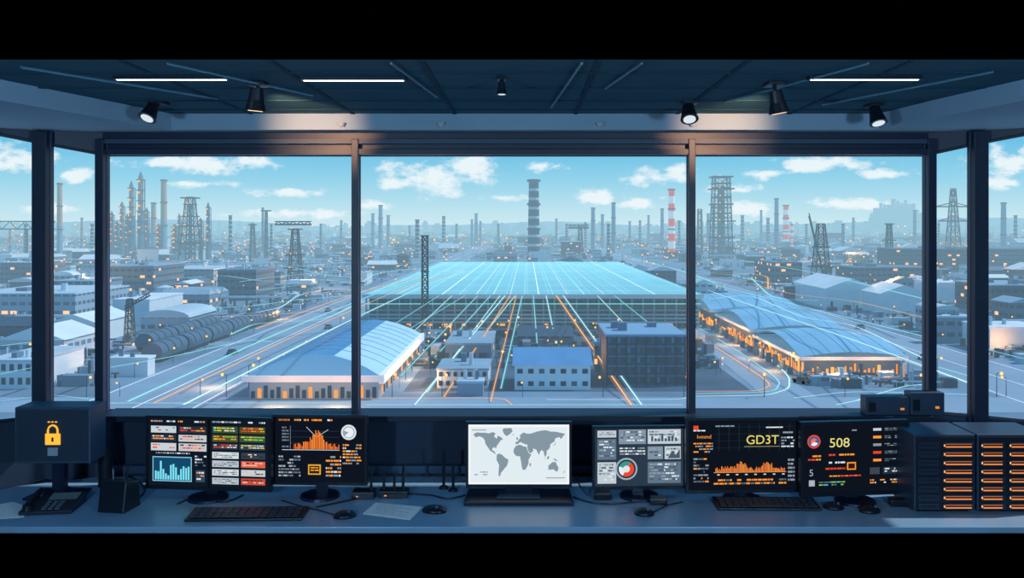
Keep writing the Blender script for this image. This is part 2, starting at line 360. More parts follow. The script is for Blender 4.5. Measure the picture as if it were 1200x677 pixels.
def drA(s):
    R=random.Random(3)
    s.r(243.5,491,246.5,572,'0a0e14',3)
    s.rows(174,493.5,240,497,1,[W,O,'8c98a4'],rnd=R)
    for i,(a,b) in enumerate(((500,508),(510,518),(520,529))):
        s.r(174,a,205,b,'c8d2da' if i!=1 else '26323f'); s.r(208,a,242,b,'26323f' if i==0 else 'c2ccd4')
        s.rows(176,a+1.2,203,b-1,2,[R_,'5b6876','f4744c'] if i!=1 else [W,O],rnd=R); s.rows(210,a+1.2,240,b-1,2,[R_,'2a3642',O] if i else [W,R_,O],rnd=R)
    s.r(176,536,224,565,'8fd0e6'); s.r(177,537,223,564,'14486a',2)
    for i in range(14):
        h=R.uniform(5,22); s.r(179+i*3.1,563-h,181.2+i*3.1,563,'7fe4f5',3)
    s.rows(178,531,222,534,1,[W,'8c98a4'],rnd=R); s.rows(228,534,242,548,4,[W,'5b6876'],rnd=R); s.r(229,551,240,565,'33475a'); s.rows(230,553,239,564,3,[O,W],3,rnd=R)
    s.rows(249,493,313,496.5,1,[W,'8c98a4'],rnd=R)
    for i,(a,b,c) in enumerate(((499,507,'31503a'),(509,517,'57502a'),(519,526,'2a3642'))):
        s.r(249,a,280,b,c); s.r(282,a,313,b,['4a4a28','31503a','30404e'][i]); s.rows(251,a+1.2,279,b-1,2,[['8fd05a','e6cf3c',W],['e6cf3c',O,'8fd05a'],[W,R_]][i],3,rnd=R); s.rows(284,a+1.2,312,b-1,2,[['e6cf3c',R_,O],['8fd05a','e6cf3c'],['e6cf3c',W]][i],3,rnd=R)
    for i in range(4):
        yy=529+i*10; s.r(249,yy,281,yy+7.5,'b9c5ce' if i%2 else 'd5dde3'); s.r(284,yy,313,yy+7.5,['33404d','e0634a','c2ccd4','c9503c'][i]); s.rows(251,yy+1.2,279,yy+7,3,['2a3642','8c98a4','5b6876'],3,rnd=R); s.rows(286,yy+1.5,311,yy+6.5,2,['1c2836','f0d0c0'],3,rnd=R)
def drB(s):
    R=random.Random(5)
    s.rows(326,491,395,495,1,[O,W,'b06a30'],rnd=R)
    s.line(330,527,398,527,0.6,W); s.line(340,499,340,527,0.4,'8fa0b0')
    for y in (505,512,519): s.line(340,y,398,y,.25,'3a4a5a',1)
    for i in range(34):
        h=R.uniform(2,8)+15*math.exp(-((i-17)/5.5)**2); s.r(344+i*1.6,526-h,345.1+i*1.6,526,R.choice([O,'ff7a28',R_]),3)
    s.line(359,500,371,512,0.5,W);s.line(371,512,385,503,0.5,W)
    s.disc(409,506,9,'dfe6ea'); s.disc(409,506,7,'8fa0b0',3); s.disc(409,506,6,'e9eff2',4,200,500)
    s.rows(402,520,424,545,7,[W,O,'8c98a4'],rnd=R)
    s.rows(326,534,352,560,7,['a8b4be','6b7885'],rnd=R); s.r(361,544,376,556,'e8b03c'); s.r(362.5,545.5,374.5,554.5,'2a2010',3); s.rows(364,547,374,553,2,[O],4,rnd=R)
    s.rows(382,534,400,560,6,[O,'8c98a4',W],rnd=R)
    s.rows(330,500,338,526,7,['6b7885'],rnd=R)
def drC(s):
    s.r(551,500,665,565,'e2edf2')
    def ll(pts,col='8497a3'): s.p([(551+(lo+180)/360*112,500+(86-la)/150*63) for lo,la in pts],col,2)
    ll([(-168,66),(-155,71),(-140,70),(-125,70),(-110,68),(-95,72),(-84,68),(-90,60),(-80,53),(-76,62),(-65,58),(-56,52),(-66,48),(-70,43),(-76,37),(-81,31),(-82,26),(-90,30),(-97,26),(-97,20),(-90,20),(-87,15),(-80,8),(-92,14),(-105,20),(-112,28),(-118,34),(-124,42),(-124,48),(-132,56),(-145,60),(-160,57)][::-1])
    ll([(-55,82),(-25,83),(-20,74),(-28,68),(-42,60),(-52,66),(-58,76)][::-1])
    ll([(-80,8),(-72,12),(-60,9),(-50,1),(-36,-5),(-38,-14),(-42,-23),(-50,-29),(-57,-36),(-64,-42),(-68,-52),(-73,-50),(-73,-38),(-71,-20),(-78,-10),(-81,-5)][::-1])
    ll([(-17,15),(-16,24),(-8,33),(2,36),(11,36),(20,32),(31,31),(38,18),(43,11),(51,11),(46,3),(40,-5),(40,-15),(35,-24),(28,-33),(18,-34),(14,-24),(12,-12),(9,-1),(8,4),(-4,5),(-10,7)][::-1])
    ll([(44,-14),(50,-16),(47,-25),(43,-22)][::-1])
    ll([(-9,38),(-9,44),(-1,46),(2,50),(8,55),(10,58),(5,60),(12,66),(22,71),(30,68),(42,67),(55,69),(70,73),(90,76),(105,77),(125,73),(140,73),(160,70),(178,67),(170,60),(162,52),(156,58),(140,54),(138,46),(130,42),(122,38),(121,30),(114,22),(108,20),(108,11),(103,2),(98,10),(97,17),(90,22),(84,18),(79,8),(73,16),(70,22),(62,25),(56,26),(58,20),(50,14),(44,13),(38,22),(35,30),(36,37),(28,37),(24,40),(15,40),(17,42),(8,44),(0,38)][::-1])
    ll([(114,-22),(122,-17),(130,-12),(136,-12),(142,-11),(146,-19),(153,-27),(150,-37),(142,-38),(134,-32),(124,-33),(115,-34)][::-1])
    ll([(96,4),(104,-5),(106,-7),(100,1)][::-1]); ll([(109,1),(116,6),(118,1),(114,-4),(110,-3)][::-1]); ll([(131,-1),(141,-3),(150,-9),(140,-8)][::-1]); ll([(-6,50),(2,52),(-3,59),(-6,56)][::-1]); ll([(131,33),(138,35),(141,39),(144,44),(141,43),(137,37)][::-1]); ll([(-24,64),(-14,66),(-16,63)][::-1]); ll([(172,-42),(178,-38),(175,-36),(168,-45)][::-1])
    s.rows(556,552,572,558,2,['9aa8b0'],rnd=random.Random(2)); s.r(553,503,570,504.2,'9aa8b0',2); s.r(640,559,662,560.2,'9aa8b0',2)
def drD(s):
    R=random.Random(8)
    for (a,b,c,d,k) in ((700,504,722,512,'c2ccd4'),(725,503,757,520,'7f92a3'),(759,503,798,520,'c2ccd4'),(700,514,722,538,'5f7486'),(700,541,722,566,'c2ccd4'),(759,523,777,538,'7f92a3'),(779,523,798,538,'c2ccd4'),(759,541,798,566,'5f7486')):
        s.r(a,b,c,d,k); s.rows(a+2,b+2,c-2,d-2,max(2,int((d-b)/4)),['4a5c6c','8fa0b0',W],2,rnd=R)
    s.disc(734,549,13,'9fb0be',1); s.disc(734,549,11,'26323f',2); s.disc(734,549,9,'e8492e',3,-60,120); s.disc(734,549,9,'e8eef2',3,120,200); s.disc(734,549,9,'3a9a8a',3,200,300); s.disc(734,549,4,'dfe6ea',4)
    s.rows(726,524,756,534,3,[W,'8c98a4'],rnd=R)
    for i in range(8): s.r(763+i*4,516-R.uniform(2,9),765.5+i*4,517,'3a5a70',3)
    s.p([(783,536),(788,528),(792,533),(797,526),(797,537),(783,537)],'4a5a68',3)
def drE(s):
    R=random.Random(12)
    s.r(812,498,818,503,R_); s.text('Ivmmd',816,513,4.5,O); s.rows(812,518,835,531,4,['8c98a4',O],rnd=R); s.rows(812,503,826,506,1,[W],rnd=R)
    for ax in range(8): s.line(842+ax*12,496,842+ax*12,528,0.3,'2f4152')
    for ay in range(4): s.line(838,500+ay*8,930,500+ay*8,0.25,'25364a')
    s.text('GD3T',874,520,10.5,'eedd72',4,wd=39); s.line(872,523,914,523,.4,'c9c27a',4)
    s.r(898,500,918,501.5,'e8eef2'); s.r(918,506,930,508,'8c98a4'); s.rows(916,512,932,526,4,['8c98a4',W],rnd=R); s.rows(838,498,862,501,1,['8c98a4'],rnd=R)
    s.line(836,553,922,553,0.7,O)
    for i in range(60):
        h=R.uniform(1.5,7)+8*math.exp(-((i-22)/4)**2)+6*math.exp(-((i-44)/5)**2); s.r(838+i*1.38,552.5-h,838.9+i*1.38,552.5,R.choice([O,'ff7a28','ff9a3c','f4744c']),3)
    for x in range(8): s.r(840+x*11,555,843+x*11,556.2,W,3)
    s.rows(812,536,830,566,8,['8c98a4','5b6876',O],rnd=R); s.rows(836,561,922,569,2,['5a6c7c',O],rnd=R)
    s.rows(924,538,932,566,6,['8c98a4'],rnd=R)
def drF(s):
    R=random.Random(15)
    s.disc(952,516,8,'e8492e',2); s.disc(952,516,6.3,'3a5a9a',3); s.disc(952,516,5,'e8eef2',4,20,140); s.disc(952,516,4,'f4744c',5,140,330)
    s.text('508',970,523,11,'eadf86',4,wd=25); s.rows(998,503,1010,506,1,['8c98a4'],rnd=R)
    s.rows(945,532,962,540,2,[R_,O],rnd=R); s.text('5',946,556,8,'9fb0be'); s.r(946,561,953,568,'aab6c0')
    s.rows(970,531,1005,535,1,[O,R_],rnd=R); s.rows(970,540,990,544,1,[W],rnd=R); s.r(992,541,1003,550,O); s.r(993.5,542.5,1001.5,548.5,'30180c',3)
    s.rows(966,547,990,551,1,[R_],rnd=R); s.rows(966,556,1012,559,1,[R_,O,'f4744c'],rnd=R); s.rows(958,563,990,569,2,['8fc05a','4fb8d0','5b6876'],rnd=R)
    for i in range(5): s.r(1024,502+i*9,1034,505+i*9,['c8d2da',O,'8c98a4',R_,O][i]); s.rows(1038,502+i*9,1060,506+i*9,2,['8c98a4','5a6c7c'],rnd=R)
    s.r(1020,548,1032,556,'3a4654'); s.r(1036,548,1060,556,'26323f'); s.rows(1038,549,1058,555,2,[W],3,rnd=R); s.rows(1020,562,1060,568,2,[W,O],rnd=R)
monitor('wide black monitor showing a split dashboard of tables and blue chart',168,488,320,574,-0.10,'101926',drA)
monitor('black monitor with orange histogram and white round gauge',319,486,431,568,-0.04,'0e1520',drB,dep=4.33)
monitor('black monitor displaying a white screen with grey world map',546,494,670,571,0.0,'f4fafb',drC,base='wide',dep=4.3)
monitor('small black monitor with grey dashboard tiles and red ring chart',694,499,804,573,0.04,'2a3a4a',drD,dep=4.33)
monitor('dark monitor with yellow readout and orange spectrum graph',803,489,937,577,0.05,'0d141e',drE,dep=4.28)
monitor('dark monitor with yellow number 508 and orange status text',936,493,1068,580,0.10,'0d141e',drF,dep=4.25)
# ---------- server units
sbm=mat('2c3f56',0.45,noise=0.06,nscale=30); sfm=mat('121b28',0.5)
def server(px0,px1,cols,label):
    d=4.08; x0=(px0-CX)*d/1000; x1=(px1-CX)*d/1000; w_=x1-x0; h=.375
    r=root('server_unit',label,'server',((x0+x1)/2,d,0.75))
    mb=MB(); mb.box(-w_/2,0.0,0.012,w_/2,.26,h,sbm); mb.box(-w_/2+.02,.02,0,w_/2-.02,.24,.012,blk); mb.done('casing',r,bevel=0.005)
    mb=MB(); mb.box(-w_/2+.01,-.006,.02,w_/2-.01,0,h-.012,sfm); mb.done('front_panel',r)
    for (c0,c1,on) in cols:
        a=(c0-CX)*d/1000-(x0+x1)/2; b=(c1-CX)*d/1000-(x0+x1)/2
        for i in range(8):
            z=h-.05-i*.0415
            q=MB().box(a,-.012,z-.015,b,-.006,z+.015,mat('233247',0.4))
            if on:
                q.box(a+.012,-.0135,z-.009,b-.012,-.012,z-.004,glow('ff9440',1.1)).box(a+.012,-.0135,z+.005,b-.012,-.012,z+.008,glow('d9762c',.8)).box(a+.003,-.0135,z-.005,a+.009,-.012,z+.005,glow('ffb870',1.2))
            else: q.box(a+.012,-.0135,z-.003,b-.012,-.012,z+.003,mat('0e1622',.5))
            q.done('drive_slot',r)
    return r
server(1071,1143,((1075,1099,False),(1104,1140,True)),'dark blue grey server unit with orange glowing drive slots')
server(1145,1226,((1148,1176,True),(1181,1222,True)),'dark blue grey server unit with orange lit slots beside another unit')
def ledgebox(px0,px1,y0,y1,d,label):
    a=P(px0,y1,d); b=P(px1,y0,d); w_=b[0]-a[0]
    r=root('equipment_box',label,'box',((a[0]+b[0])/2,d,SILL+0.012),0,'equipment cases on the window ledge')
    h=b[2]-SILL-0.012
    MB().box(-w_/2,-.0,0,w_/2,.085,h,mat('2c4058',0.5,noise=.05,nscale=20)).done('casing',r,bevel=.004)
    MB().box(-w_/2+.015,-.004,h*.2,-w_/2+.05,0,h*.7,casem).done('vent',r); MB().box(w_/2-.05,-.004,h*.3,w_/2-.03,0,h*.4,glow('ff9a3c',.8)).done('status_light',r)
ledgebox(1015,1066,465,490,4.64,'flat dark blue equipment case on the window ledge')
ledgebox(1067,1107,460,490,4.64,'taller dark blue equipment case on the window ledge')
# padlock box
d=4.28; a=P(17,543,d); b=P(106,477,d); w_=b[0]-a[0]; h=b[2]-a[2]
r=root('security_terminal','dark grey boxed terminal with glowing orange padlock emblem on stand','terminal',((a[0]+b[0])/2,d,.75),0.0)
z0=a[2]-.75
MB().box(-w_/2,0,z0,w_/2,.16,z0+h,mat('3c5068',0.5,noise=.06,nscale=20)).done('casing',r,bevel=.006)
mb=MB().box(-w_/2+.012,-.004,z0+.012,w_/2-.012,0,z0+h-.012,mat('2b3b4e',.5)); mb.done('front_panel',r)
mb=MB(); gl=glow('ffb03a',1.3)
ex=.0; ez=z0+h*.5
mb.box(ex-.032,-.009,ez-.045,ex+.042,-.004,ez+.01,gl)
arc=[(ex+.005-.024,-.007,ez+.005)]+[(ex+.005-.024*math.cos(math.pi*i/12),-.007,ez+.026+.026*math.sin(math.pi*i/12)) for i in range(13)]+[(ex+.005+.024,-.007,ez+.005)]
mb.tube(arc,.0045,gl,6)
mb.box(ex+.0,-.0095,ez-.03,ex+.01,-.009,ez-.008,mat('20160a')); mb.box(ex-.02,-.009,ez-.1,ex+.03,-.004,ez-.06,mat('9fb0be'))
for k in range(3): mb.box(ex-.02+.018*k,-.008,ez+.066,ex-.01+.018*k,-.004,ez+.071,gl)
mb.done('padlock_emblem',r)
MB().box(-.03,.05,.012,.03,.09,z0+.01,metl).done('stand_neck',r); MB().prism([(-.14,-.02),(.14,-.02),(.12,.15),(-.12,.15)],0,.014,metl).done('stand_base',r,bevel=.003)
y=4.5; x=(123-CX)*y/1000
r=root('thermos','small dark cylindrical flask standing beside the terminal','flask',(x,y,.75))
MB().cyl((0,0,0),(0,0,.22),.034,.034,casem,20).done('flask_body',r); MB().cyl((0,0,.22),(0,0,.255),.028,.03,metl,20).done('lid',r)
x,y,z=D(62,596)
r=root('desk_phone','black office desk phone with handset and keypad','phone',(x,y,.75),0.12)
MB().prismX([(-.09,0),(.1,0),(.1,.05),(-.09,.018)],-.12,.12,blkp).done('phone_base',r,bevel=.005)
mb=MB(); mb.cyl((-.085,-.07,.048),(-.085,.08,.072),.012,.012,casem,10); mb.cyl((-.085,-.07,.045),(-.085,-.07,.02),.022,.024,casem,12); mb.cyl((-.085,.07,.07),(-.085,.07,.045),.022,.024,casem,12); mb.done('handset',r)
MB().prismX([(.02,.038),(.085,.05),(.085,.052),(.02,.04)],-.03,.1,glow('34556b',.4)).done('display',r)
for i in range(12):
    c_,q=i%3,i//3; yy=-.075+q*.022; MB().bc(-.01+c_*.03,yy,.026+.0036*q,.02,.014,.008,mat('46566a')).done('key',r)
x,y,z=D(134,600)
r=root('pen_holder','black tapered open desk holder with pens','pen holder',(x,y+.05,.75),-.15)
MB().prismX([(-.07,0),(.07,0),(.055,.13),(-.045,.15)],-.07,.07,casem).done('holder_body',r,bevel=.008)
for k,(qx,qy) in enumerate(((-.03,.0),(.01,.02),(.04,-.01))): MB().cyl((qx,qy,.13),(qx+.01*(k-1),qy+.01,.19+.01*k),.005,.005,metl,8).done('pen',r)
def keyboard(px0,px1,py0,py1,label,rz):
    cxp=(px0+px1)/2; x,y,z=D(cxp,(py0+py1)/2); w_=(px1-px0)*y/1000; dp=.15
    r=root('keyboard',label,'keyboard',(x,y,.75),rz)
    MB().prismX([(-dp/2,0),(dp/2,0),(dp/2,.022),(-dp/2,.012)],-w_/2,w_/2,mat('101724',.4)).done('keyboard_base',r,bevel=.003)
    km=mat('232f40',.5); n=14; rows=5; c=(w_-.03)/n
    for j in range(rows):
        yy=-dp/2+.018+j*(dp-.03)/rows*1.02; zz=.014+.01*(yy+dp/2)/dp
        i=0
        while i<n:
            span=5 if (j==0 and i==4) else 1
            MB().box(-w_/2+.015+i*c+.002,yy-.008,zz,-w_/2+.015+(i+span)*c-.002,yy+.011,zz+.006,km).done('key',r); i+=span
keyboard(223,357,596,613,'slim black keyboard lying on the desk',0.03)
keyboard(838,957,584,601,'slim black keyboard below the dark monitors',-0.02)
def mouse(px,py,wpx,label,rz=0):
    x,y,z=D(px,py); wl=wpx*y/1000
    r=root('mouse',label,'computer mouse',(x,y,.75),rz,'black mice on the desk')
    mb=MB(); mb.sph((0,0,0),1,casem,16,10); mb.v=[(a*wl/2,b*.042,max(0,c)*.03) for a,b,c in mb.v]; mb.done('mouse_shell',r,smooth=True)
    MB().cyl((wl*.15-.004,-.02,.029),(wl*.15+.004,-.02,.029),.007,.007,mat('56667a'),10).done('scroll_wheel',r)
mouse(404,605,27,'black mouse on the desk beside paper',.3); mouse(509,599,30,'large black mouse beside a white paper sheet',-.2)
mouse(755,602,24,'flat black mouse below the dashboard monitor'); mouse(977,595,24,'black mouse lying beside the keyboard',-.1); mouse(1019,599,26,'black mouse near the server unit',.2)
for pts,lb in (([(425,602),(440,589),(496,594),(480,609)],'white printed paper sheet lying on the desk'),([(-5,592),(15,588),(33,594),(28,606),(-5,608)],'pale paper sheet beside the phone')):
    P3=[D(a,b)[:2] for a,b in pts]; cx=sum(p[0] for p in P3)/len(P3); cy_=sum(p[1] for p in P3)/len(P3)
    mb=MB().prism([(p[0]-cx,p[1]-cy_) for p in P3],0,.0015,mat('f4f8fb',.8))
    if len(P3)==4:
        A,B,C,E=[Vector((p[0]-cx,p[1]-cy_)) for p in P3]
        for i in range(6):
            t=.15+i*.13; s0=B.lerp(A,t).lerp(C.lerp(E,t),.12); s1=B.lerp(A,t).lerp(C.lerp(E,t),.85 if i%2 else .6)
            mb.beam((s0.x,s0.y,.0016),(s1.x,s1.y,.0016),.0012,mat('5b6876'))
    mb.done('paper_sheet',label=lb,cat='paper',loc=(cx,cy_,.7502))
def router(px,py,wpx,ants,label):
    x,y,z=D(px,py); w_=wpx*y/1000
    r=root('wireless_router',label,'router',(x,y,.75))
    MB().box(-w_/2,-.04,0,w_/2,.04,.035,casem).done('router_body',r,bevel=.004)
    for (ax,h) in ants: MB().cyl((ax*w_,.0,.02),(ax*w_*1.05,.005,h),.008,.006,casem,8).done('antenna',r)
    MB().box(-w_*.3,-.042,.012,-w_*.22,-.04,.017,glow('ffb05a')).done('status_light',r)
router(427,582,26,((.3,.14),),'small black router with a single antenna'); router(462,581,34,((-.35,.12),(.0,.11),(.3,.16)),'black router with upright antennas')
for px,py,h in ((520,572,.2),(531,575,.14)):
    x,y,z=D(px,py); r=root('antenna_stand','thin black stick antenna on round foot','antenna',(x,y,.75),0,'stick antennas on the desk')
    MB().cyl((0,0,0),(0,0,.012),.026,.02,casem,16).done('foot',r); MB().cyl((0,0,.01),(0,0,h),.008,.006,casem,8).done('rod',r)
for px,py,lb in ((706,584,'small black docking block under dashboard monitor'),(771,590,'small black puck lying on the desk'),(1052,592,'small black power brick near the server')):
    x,y,z=D(px,py); MB().prism([(-.045,-.03),(.045,-.03),(.04,.03),(-.04,.03)],0,.035,casem).done('power_brick',loc=(x,y+.0,.75),label=lb,cat='power brick',bevel=.008)
def cable(pts,label,r=.004):
    pts=[Vector(p) for p in pts]; Q=[]
    for i in range(len(pts)-1):
        p0=pts[max(i-1,0)];p1=pts[i];p2=pts[i+1];p3=pts[min(i+2,len(pts)-1)]
        for k in range(8):
            t=k/8; Q.append(.5*((2*p1)+(p2-p0)*t+(2*p0-5*p1+4*p2-p3)*t*t+(3*p1-p0-3*p2+p3)*t**3))
    Q.append(pts[-1]); o=Q[0].copy()
    MB().tube([q-o for q in Q],r,casem,8).done('cable',loc=o,label=label,cat='cable',group='cables lying on the desk')
def dc(*pp,z=.755): return [D(a,b,z) for a,b in pp]
cable(dc((150,592),(170,575),(160,562),(140,556)),'black cable curling beside the pen holder')
cable(dc((90,575),(70,566),(50,562),(36,566)),'black cable behind the desk phone')
cable(dc((208,590),(230,583),(262,588),(285,580)),'black cable behind the keyboard')
cable(dc((370,594),(400,588),(418,584)),'black cable running to router')
cable(dc((395,604),(375,598),(350,592),(330,586)),'thin black cable of a mouse',.003)
cable(dc((545,580),(525,584),(505,580),(480,578)),'black cable behind the wide based monitor')
cable(dc((672,582),(690,588),(712,590),(745,588)),'black cable between two monitors')
cable(dc((765,600),(782,592),(800,588)),'thin mouse cable on the desk',.003)
cable(dc((985,592),(1000,586),(1020,585)),'black cable below the monitor')
cable([P(675,556,4.4),P(680,570,4.35),D(690,580,.755)],'black cable hanging beside a monitor')
# ---------- ceiling lights
def spot(px,py,mpx,mpy,label,warm=False,big=1.0,tilt=(0,-.35)):
    dM=(ZR-CZ)*1000/(HY-mpy); X=(mpx-CX)*dM/1000; hx_=(px-CX)*dM/1000-X; hz=CZ+(HY-py)*dM/1000-ZR
    r=root('track_spotlight',label,'spotlight',(X,dM,ZR),0)
    MB().box(-.035*big,-.05*big,-.014,.035*big,.05*big,0,casem).done('mount',r,bevel=.003)
    MB().beam((0,0,-.01),(hx_,0,hz+.01),.012,casem).done('arm',r)
    ax=Vector((tilt[0],tilt[1],-1)).normalized(); c=Vector((hx_,0,hz))
    mb=MB(); mb.cyl(c-ax*.05*big,c+ax*.0*big,.026*big,.032*big,casem,18); mb.cyl(c,c+ax*.045*big,.032*big,.044*big,casem,18); mb.done('lamp_head',r)
    MB().cyl(c+ax*.0455*big,c+ax*.048*big,.03*big,.03*big,glow('ffd2a0' if warm else 'e4f2fa',1.6 if warm else .9),18).done('lens',r)
    if warm:
        l=bpy.data.lights.new('spot','SPOT'); l.energy=75; l.spot_size=.7; l.spot_blend=1; l.color=(1,.5,.26); l.shadow_soft_size=.02
        o=bpy.data.objects.new('lamp_light',l); COL.objects.link(o); o.location=Vector((X,dM,ZR))+c+Vector((0,.08,-.01))
        o.rotation_euler=(Vector((X+hx_,4.62,2.65))-o.location).to_track_quat('-Z','Y').to_euler()
spot(177,130,186,119,'black ceiling spotlight with white lens tilted sideways',tilt=(-.25,-.6)); spot(300,117,303,97,'black ceiling spotlight glowing warm orange',True,tilt=(-.1,.1))
spot(588,104,588,90,'small black ceiling fixture hanging from the grid',False,.5,tilt=(0,0)); spot(807,131,808,119,'black round ceiling spotlight with pale lens',tilt=(0,-.6))
spot(911,120,907,97,'black ceiling spotlight glowing warm',True,tilt=(.2,.1)); spot(1027,135,1024,122,'black ceiling spotlight facing down',tilt=(.1,-.4))
for (a,b,y) in ((137,265,94),(356,473,95),(950,1076,94)):
    dd=(ZR-.016-CZ)*1000/(HY-y); x0=(a-CX)*dd/1000; x1=(b-CX)*dd/1000
    r=root('linear_ceiling_light','slim white glowing linear light in the dark ceiling','ceiling light',((x0+x1)/2,dd,ZR),0,'linear lights in the ceiling')
    hw=(x1-x0)/2
    MB().box(-hw-.01,-.018,-.014,hw+.01,.018,0,casem).done('housing',r); MB().box(-hw,-.007,-.016,hw,.007,-.0135,glow('e8f6ff',4,True)).done('diffuser',r)
for px in (400,517,703,812): 
    dd=4.58; x=(px-CX)*dd/1000
    MB().cyl((0,0,0),(0,0,.02),.012,.022,mat('a8b4be',.4),12).done('smoke_detector',loc=(x,dd,CZ+(HY-146)*dd/1000-.01),label='tiny round smoke detector on the ceiling bulkhead',cat='smoke detector',group='detectors along the bulkhead')
# ================= OUTSIDE
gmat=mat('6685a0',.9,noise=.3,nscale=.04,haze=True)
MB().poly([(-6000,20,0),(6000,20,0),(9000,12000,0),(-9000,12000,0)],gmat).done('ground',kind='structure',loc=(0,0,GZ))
def ribbon(pts,wd,mt,name,label,cat,group=None,z=.15,kind=None,halo=None):
    mb=MB(); V=[Vector((p[0],p[1],p[2] if len(p)>2 else GZ+z)) for p in pts]
    def strip(w2,dz,m2):
        Ls=[];Rs=[]
        for i,p in enumerate(V):
            t=(V[min(i+1,len(V)-1)]-V[max(i-1,0)]); t.z=0; t.normalize(); n=Vector((-t.y,t.x,0))*w2/2; q=p+Vector((0,0,dz))
            Ls.append(q+n);Rs.append(q-n)
        o=V[0]
        for i in range(len(V)-1): mb.poly([Ls[i]-o,Rs[i]-o,Rs[i+1]-o,Ls[i+1]-o],m2)
    strip(wd,0,mt)
    if halo: strip(wd*4.5,-.06,halo)  # painted glow: wider translucent emissive strip around the line
    return mb.done(name,loc=V[0].copy(),label=label,cat=cat,group=group,kind=kind)
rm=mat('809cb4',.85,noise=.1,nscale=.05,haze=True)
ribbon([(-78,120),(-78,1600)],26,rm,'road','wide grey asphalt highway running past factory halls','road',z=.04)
ribbon([(112,120),(112,1600)],24,rm,'road','grey asphalt road beside the wave roofed halls','road',z=.04)
ribbon([(-260,172),(260,172)],15,rm,'road','grey asphalt service road crossing the factory yard','road',z=.06)
ribbon([(55,165),(60,300)],11,rm,'road','narrow grey road between yard and halls','road',z=.05)
ribbon([(-400,262),(-90,262)],9,rm,'road','narrow grey cross road between warehouses','road',z=.05)
ribbon([(-700,640),(700,640)],16,rm,'road','grey road behind the great hall','road',z=.05)
MB().box(-27,186,0,49,298,.03,mat('3f5973',.9,noise=.3,nscale=.08,haze=True)).done('yard_paving',label='dark mottled concrete yard between plant buildings',cat='paving',loc=(0,0,GZ))  # darker mottled slab over the ground between the buildings
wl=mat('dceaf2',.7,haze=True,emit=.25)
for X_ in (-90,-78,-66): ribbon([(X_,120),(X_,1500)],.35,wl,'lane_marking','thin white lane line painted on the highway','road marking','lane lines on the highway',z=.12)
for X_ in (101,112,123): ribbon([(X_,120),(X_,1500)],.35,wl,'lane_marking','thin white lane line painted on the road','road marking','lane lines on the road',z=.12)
cy=glow('a2f0f8',1.15); cw=glow('d8fbff',1.15); og=glow('ffc27e',1.15); hc=glow('6fd8ee',1.0,trans=.84); ho=glow('ffa860',1.0,trans=.86)
TG='glowing data lines over the plant'
def trail(pts,wd,mt,hs=None,h0=.25,halo=True):
    Q=[]; wd*=.72
    lb='glowing orange light line stretched over the plant' if mt==og else 'glowing cyan light line stretched over the plant'
    for i,p in enumerate(pts):
        h=hs[i] if hs else h0
        dd=(GH-h)*1000/(p[1]-HY); Q.append(((p[0]-CX)*dd/1000,dd,GZ+h))
    if len(Q)>2 and not hs:
        V=[Vector(q) for q in Q]; R=[V[0]]
        for i in range(1,len(V)-1):
            a=V[i].lerp(V[i-1],.3); b=V[i].lerp(V[i+1],.3)
            for k in range(6): t=k/5; R.append(a.lerp(V[i],t).lerp(V[i].lerp(b,t),t))
        R.append(V[-1]); Q=R
    ribbon(Q,wd,mt,'light_trail',lb,'light trail',TG,halo=(ho if mt==og else hc) if halo else None)
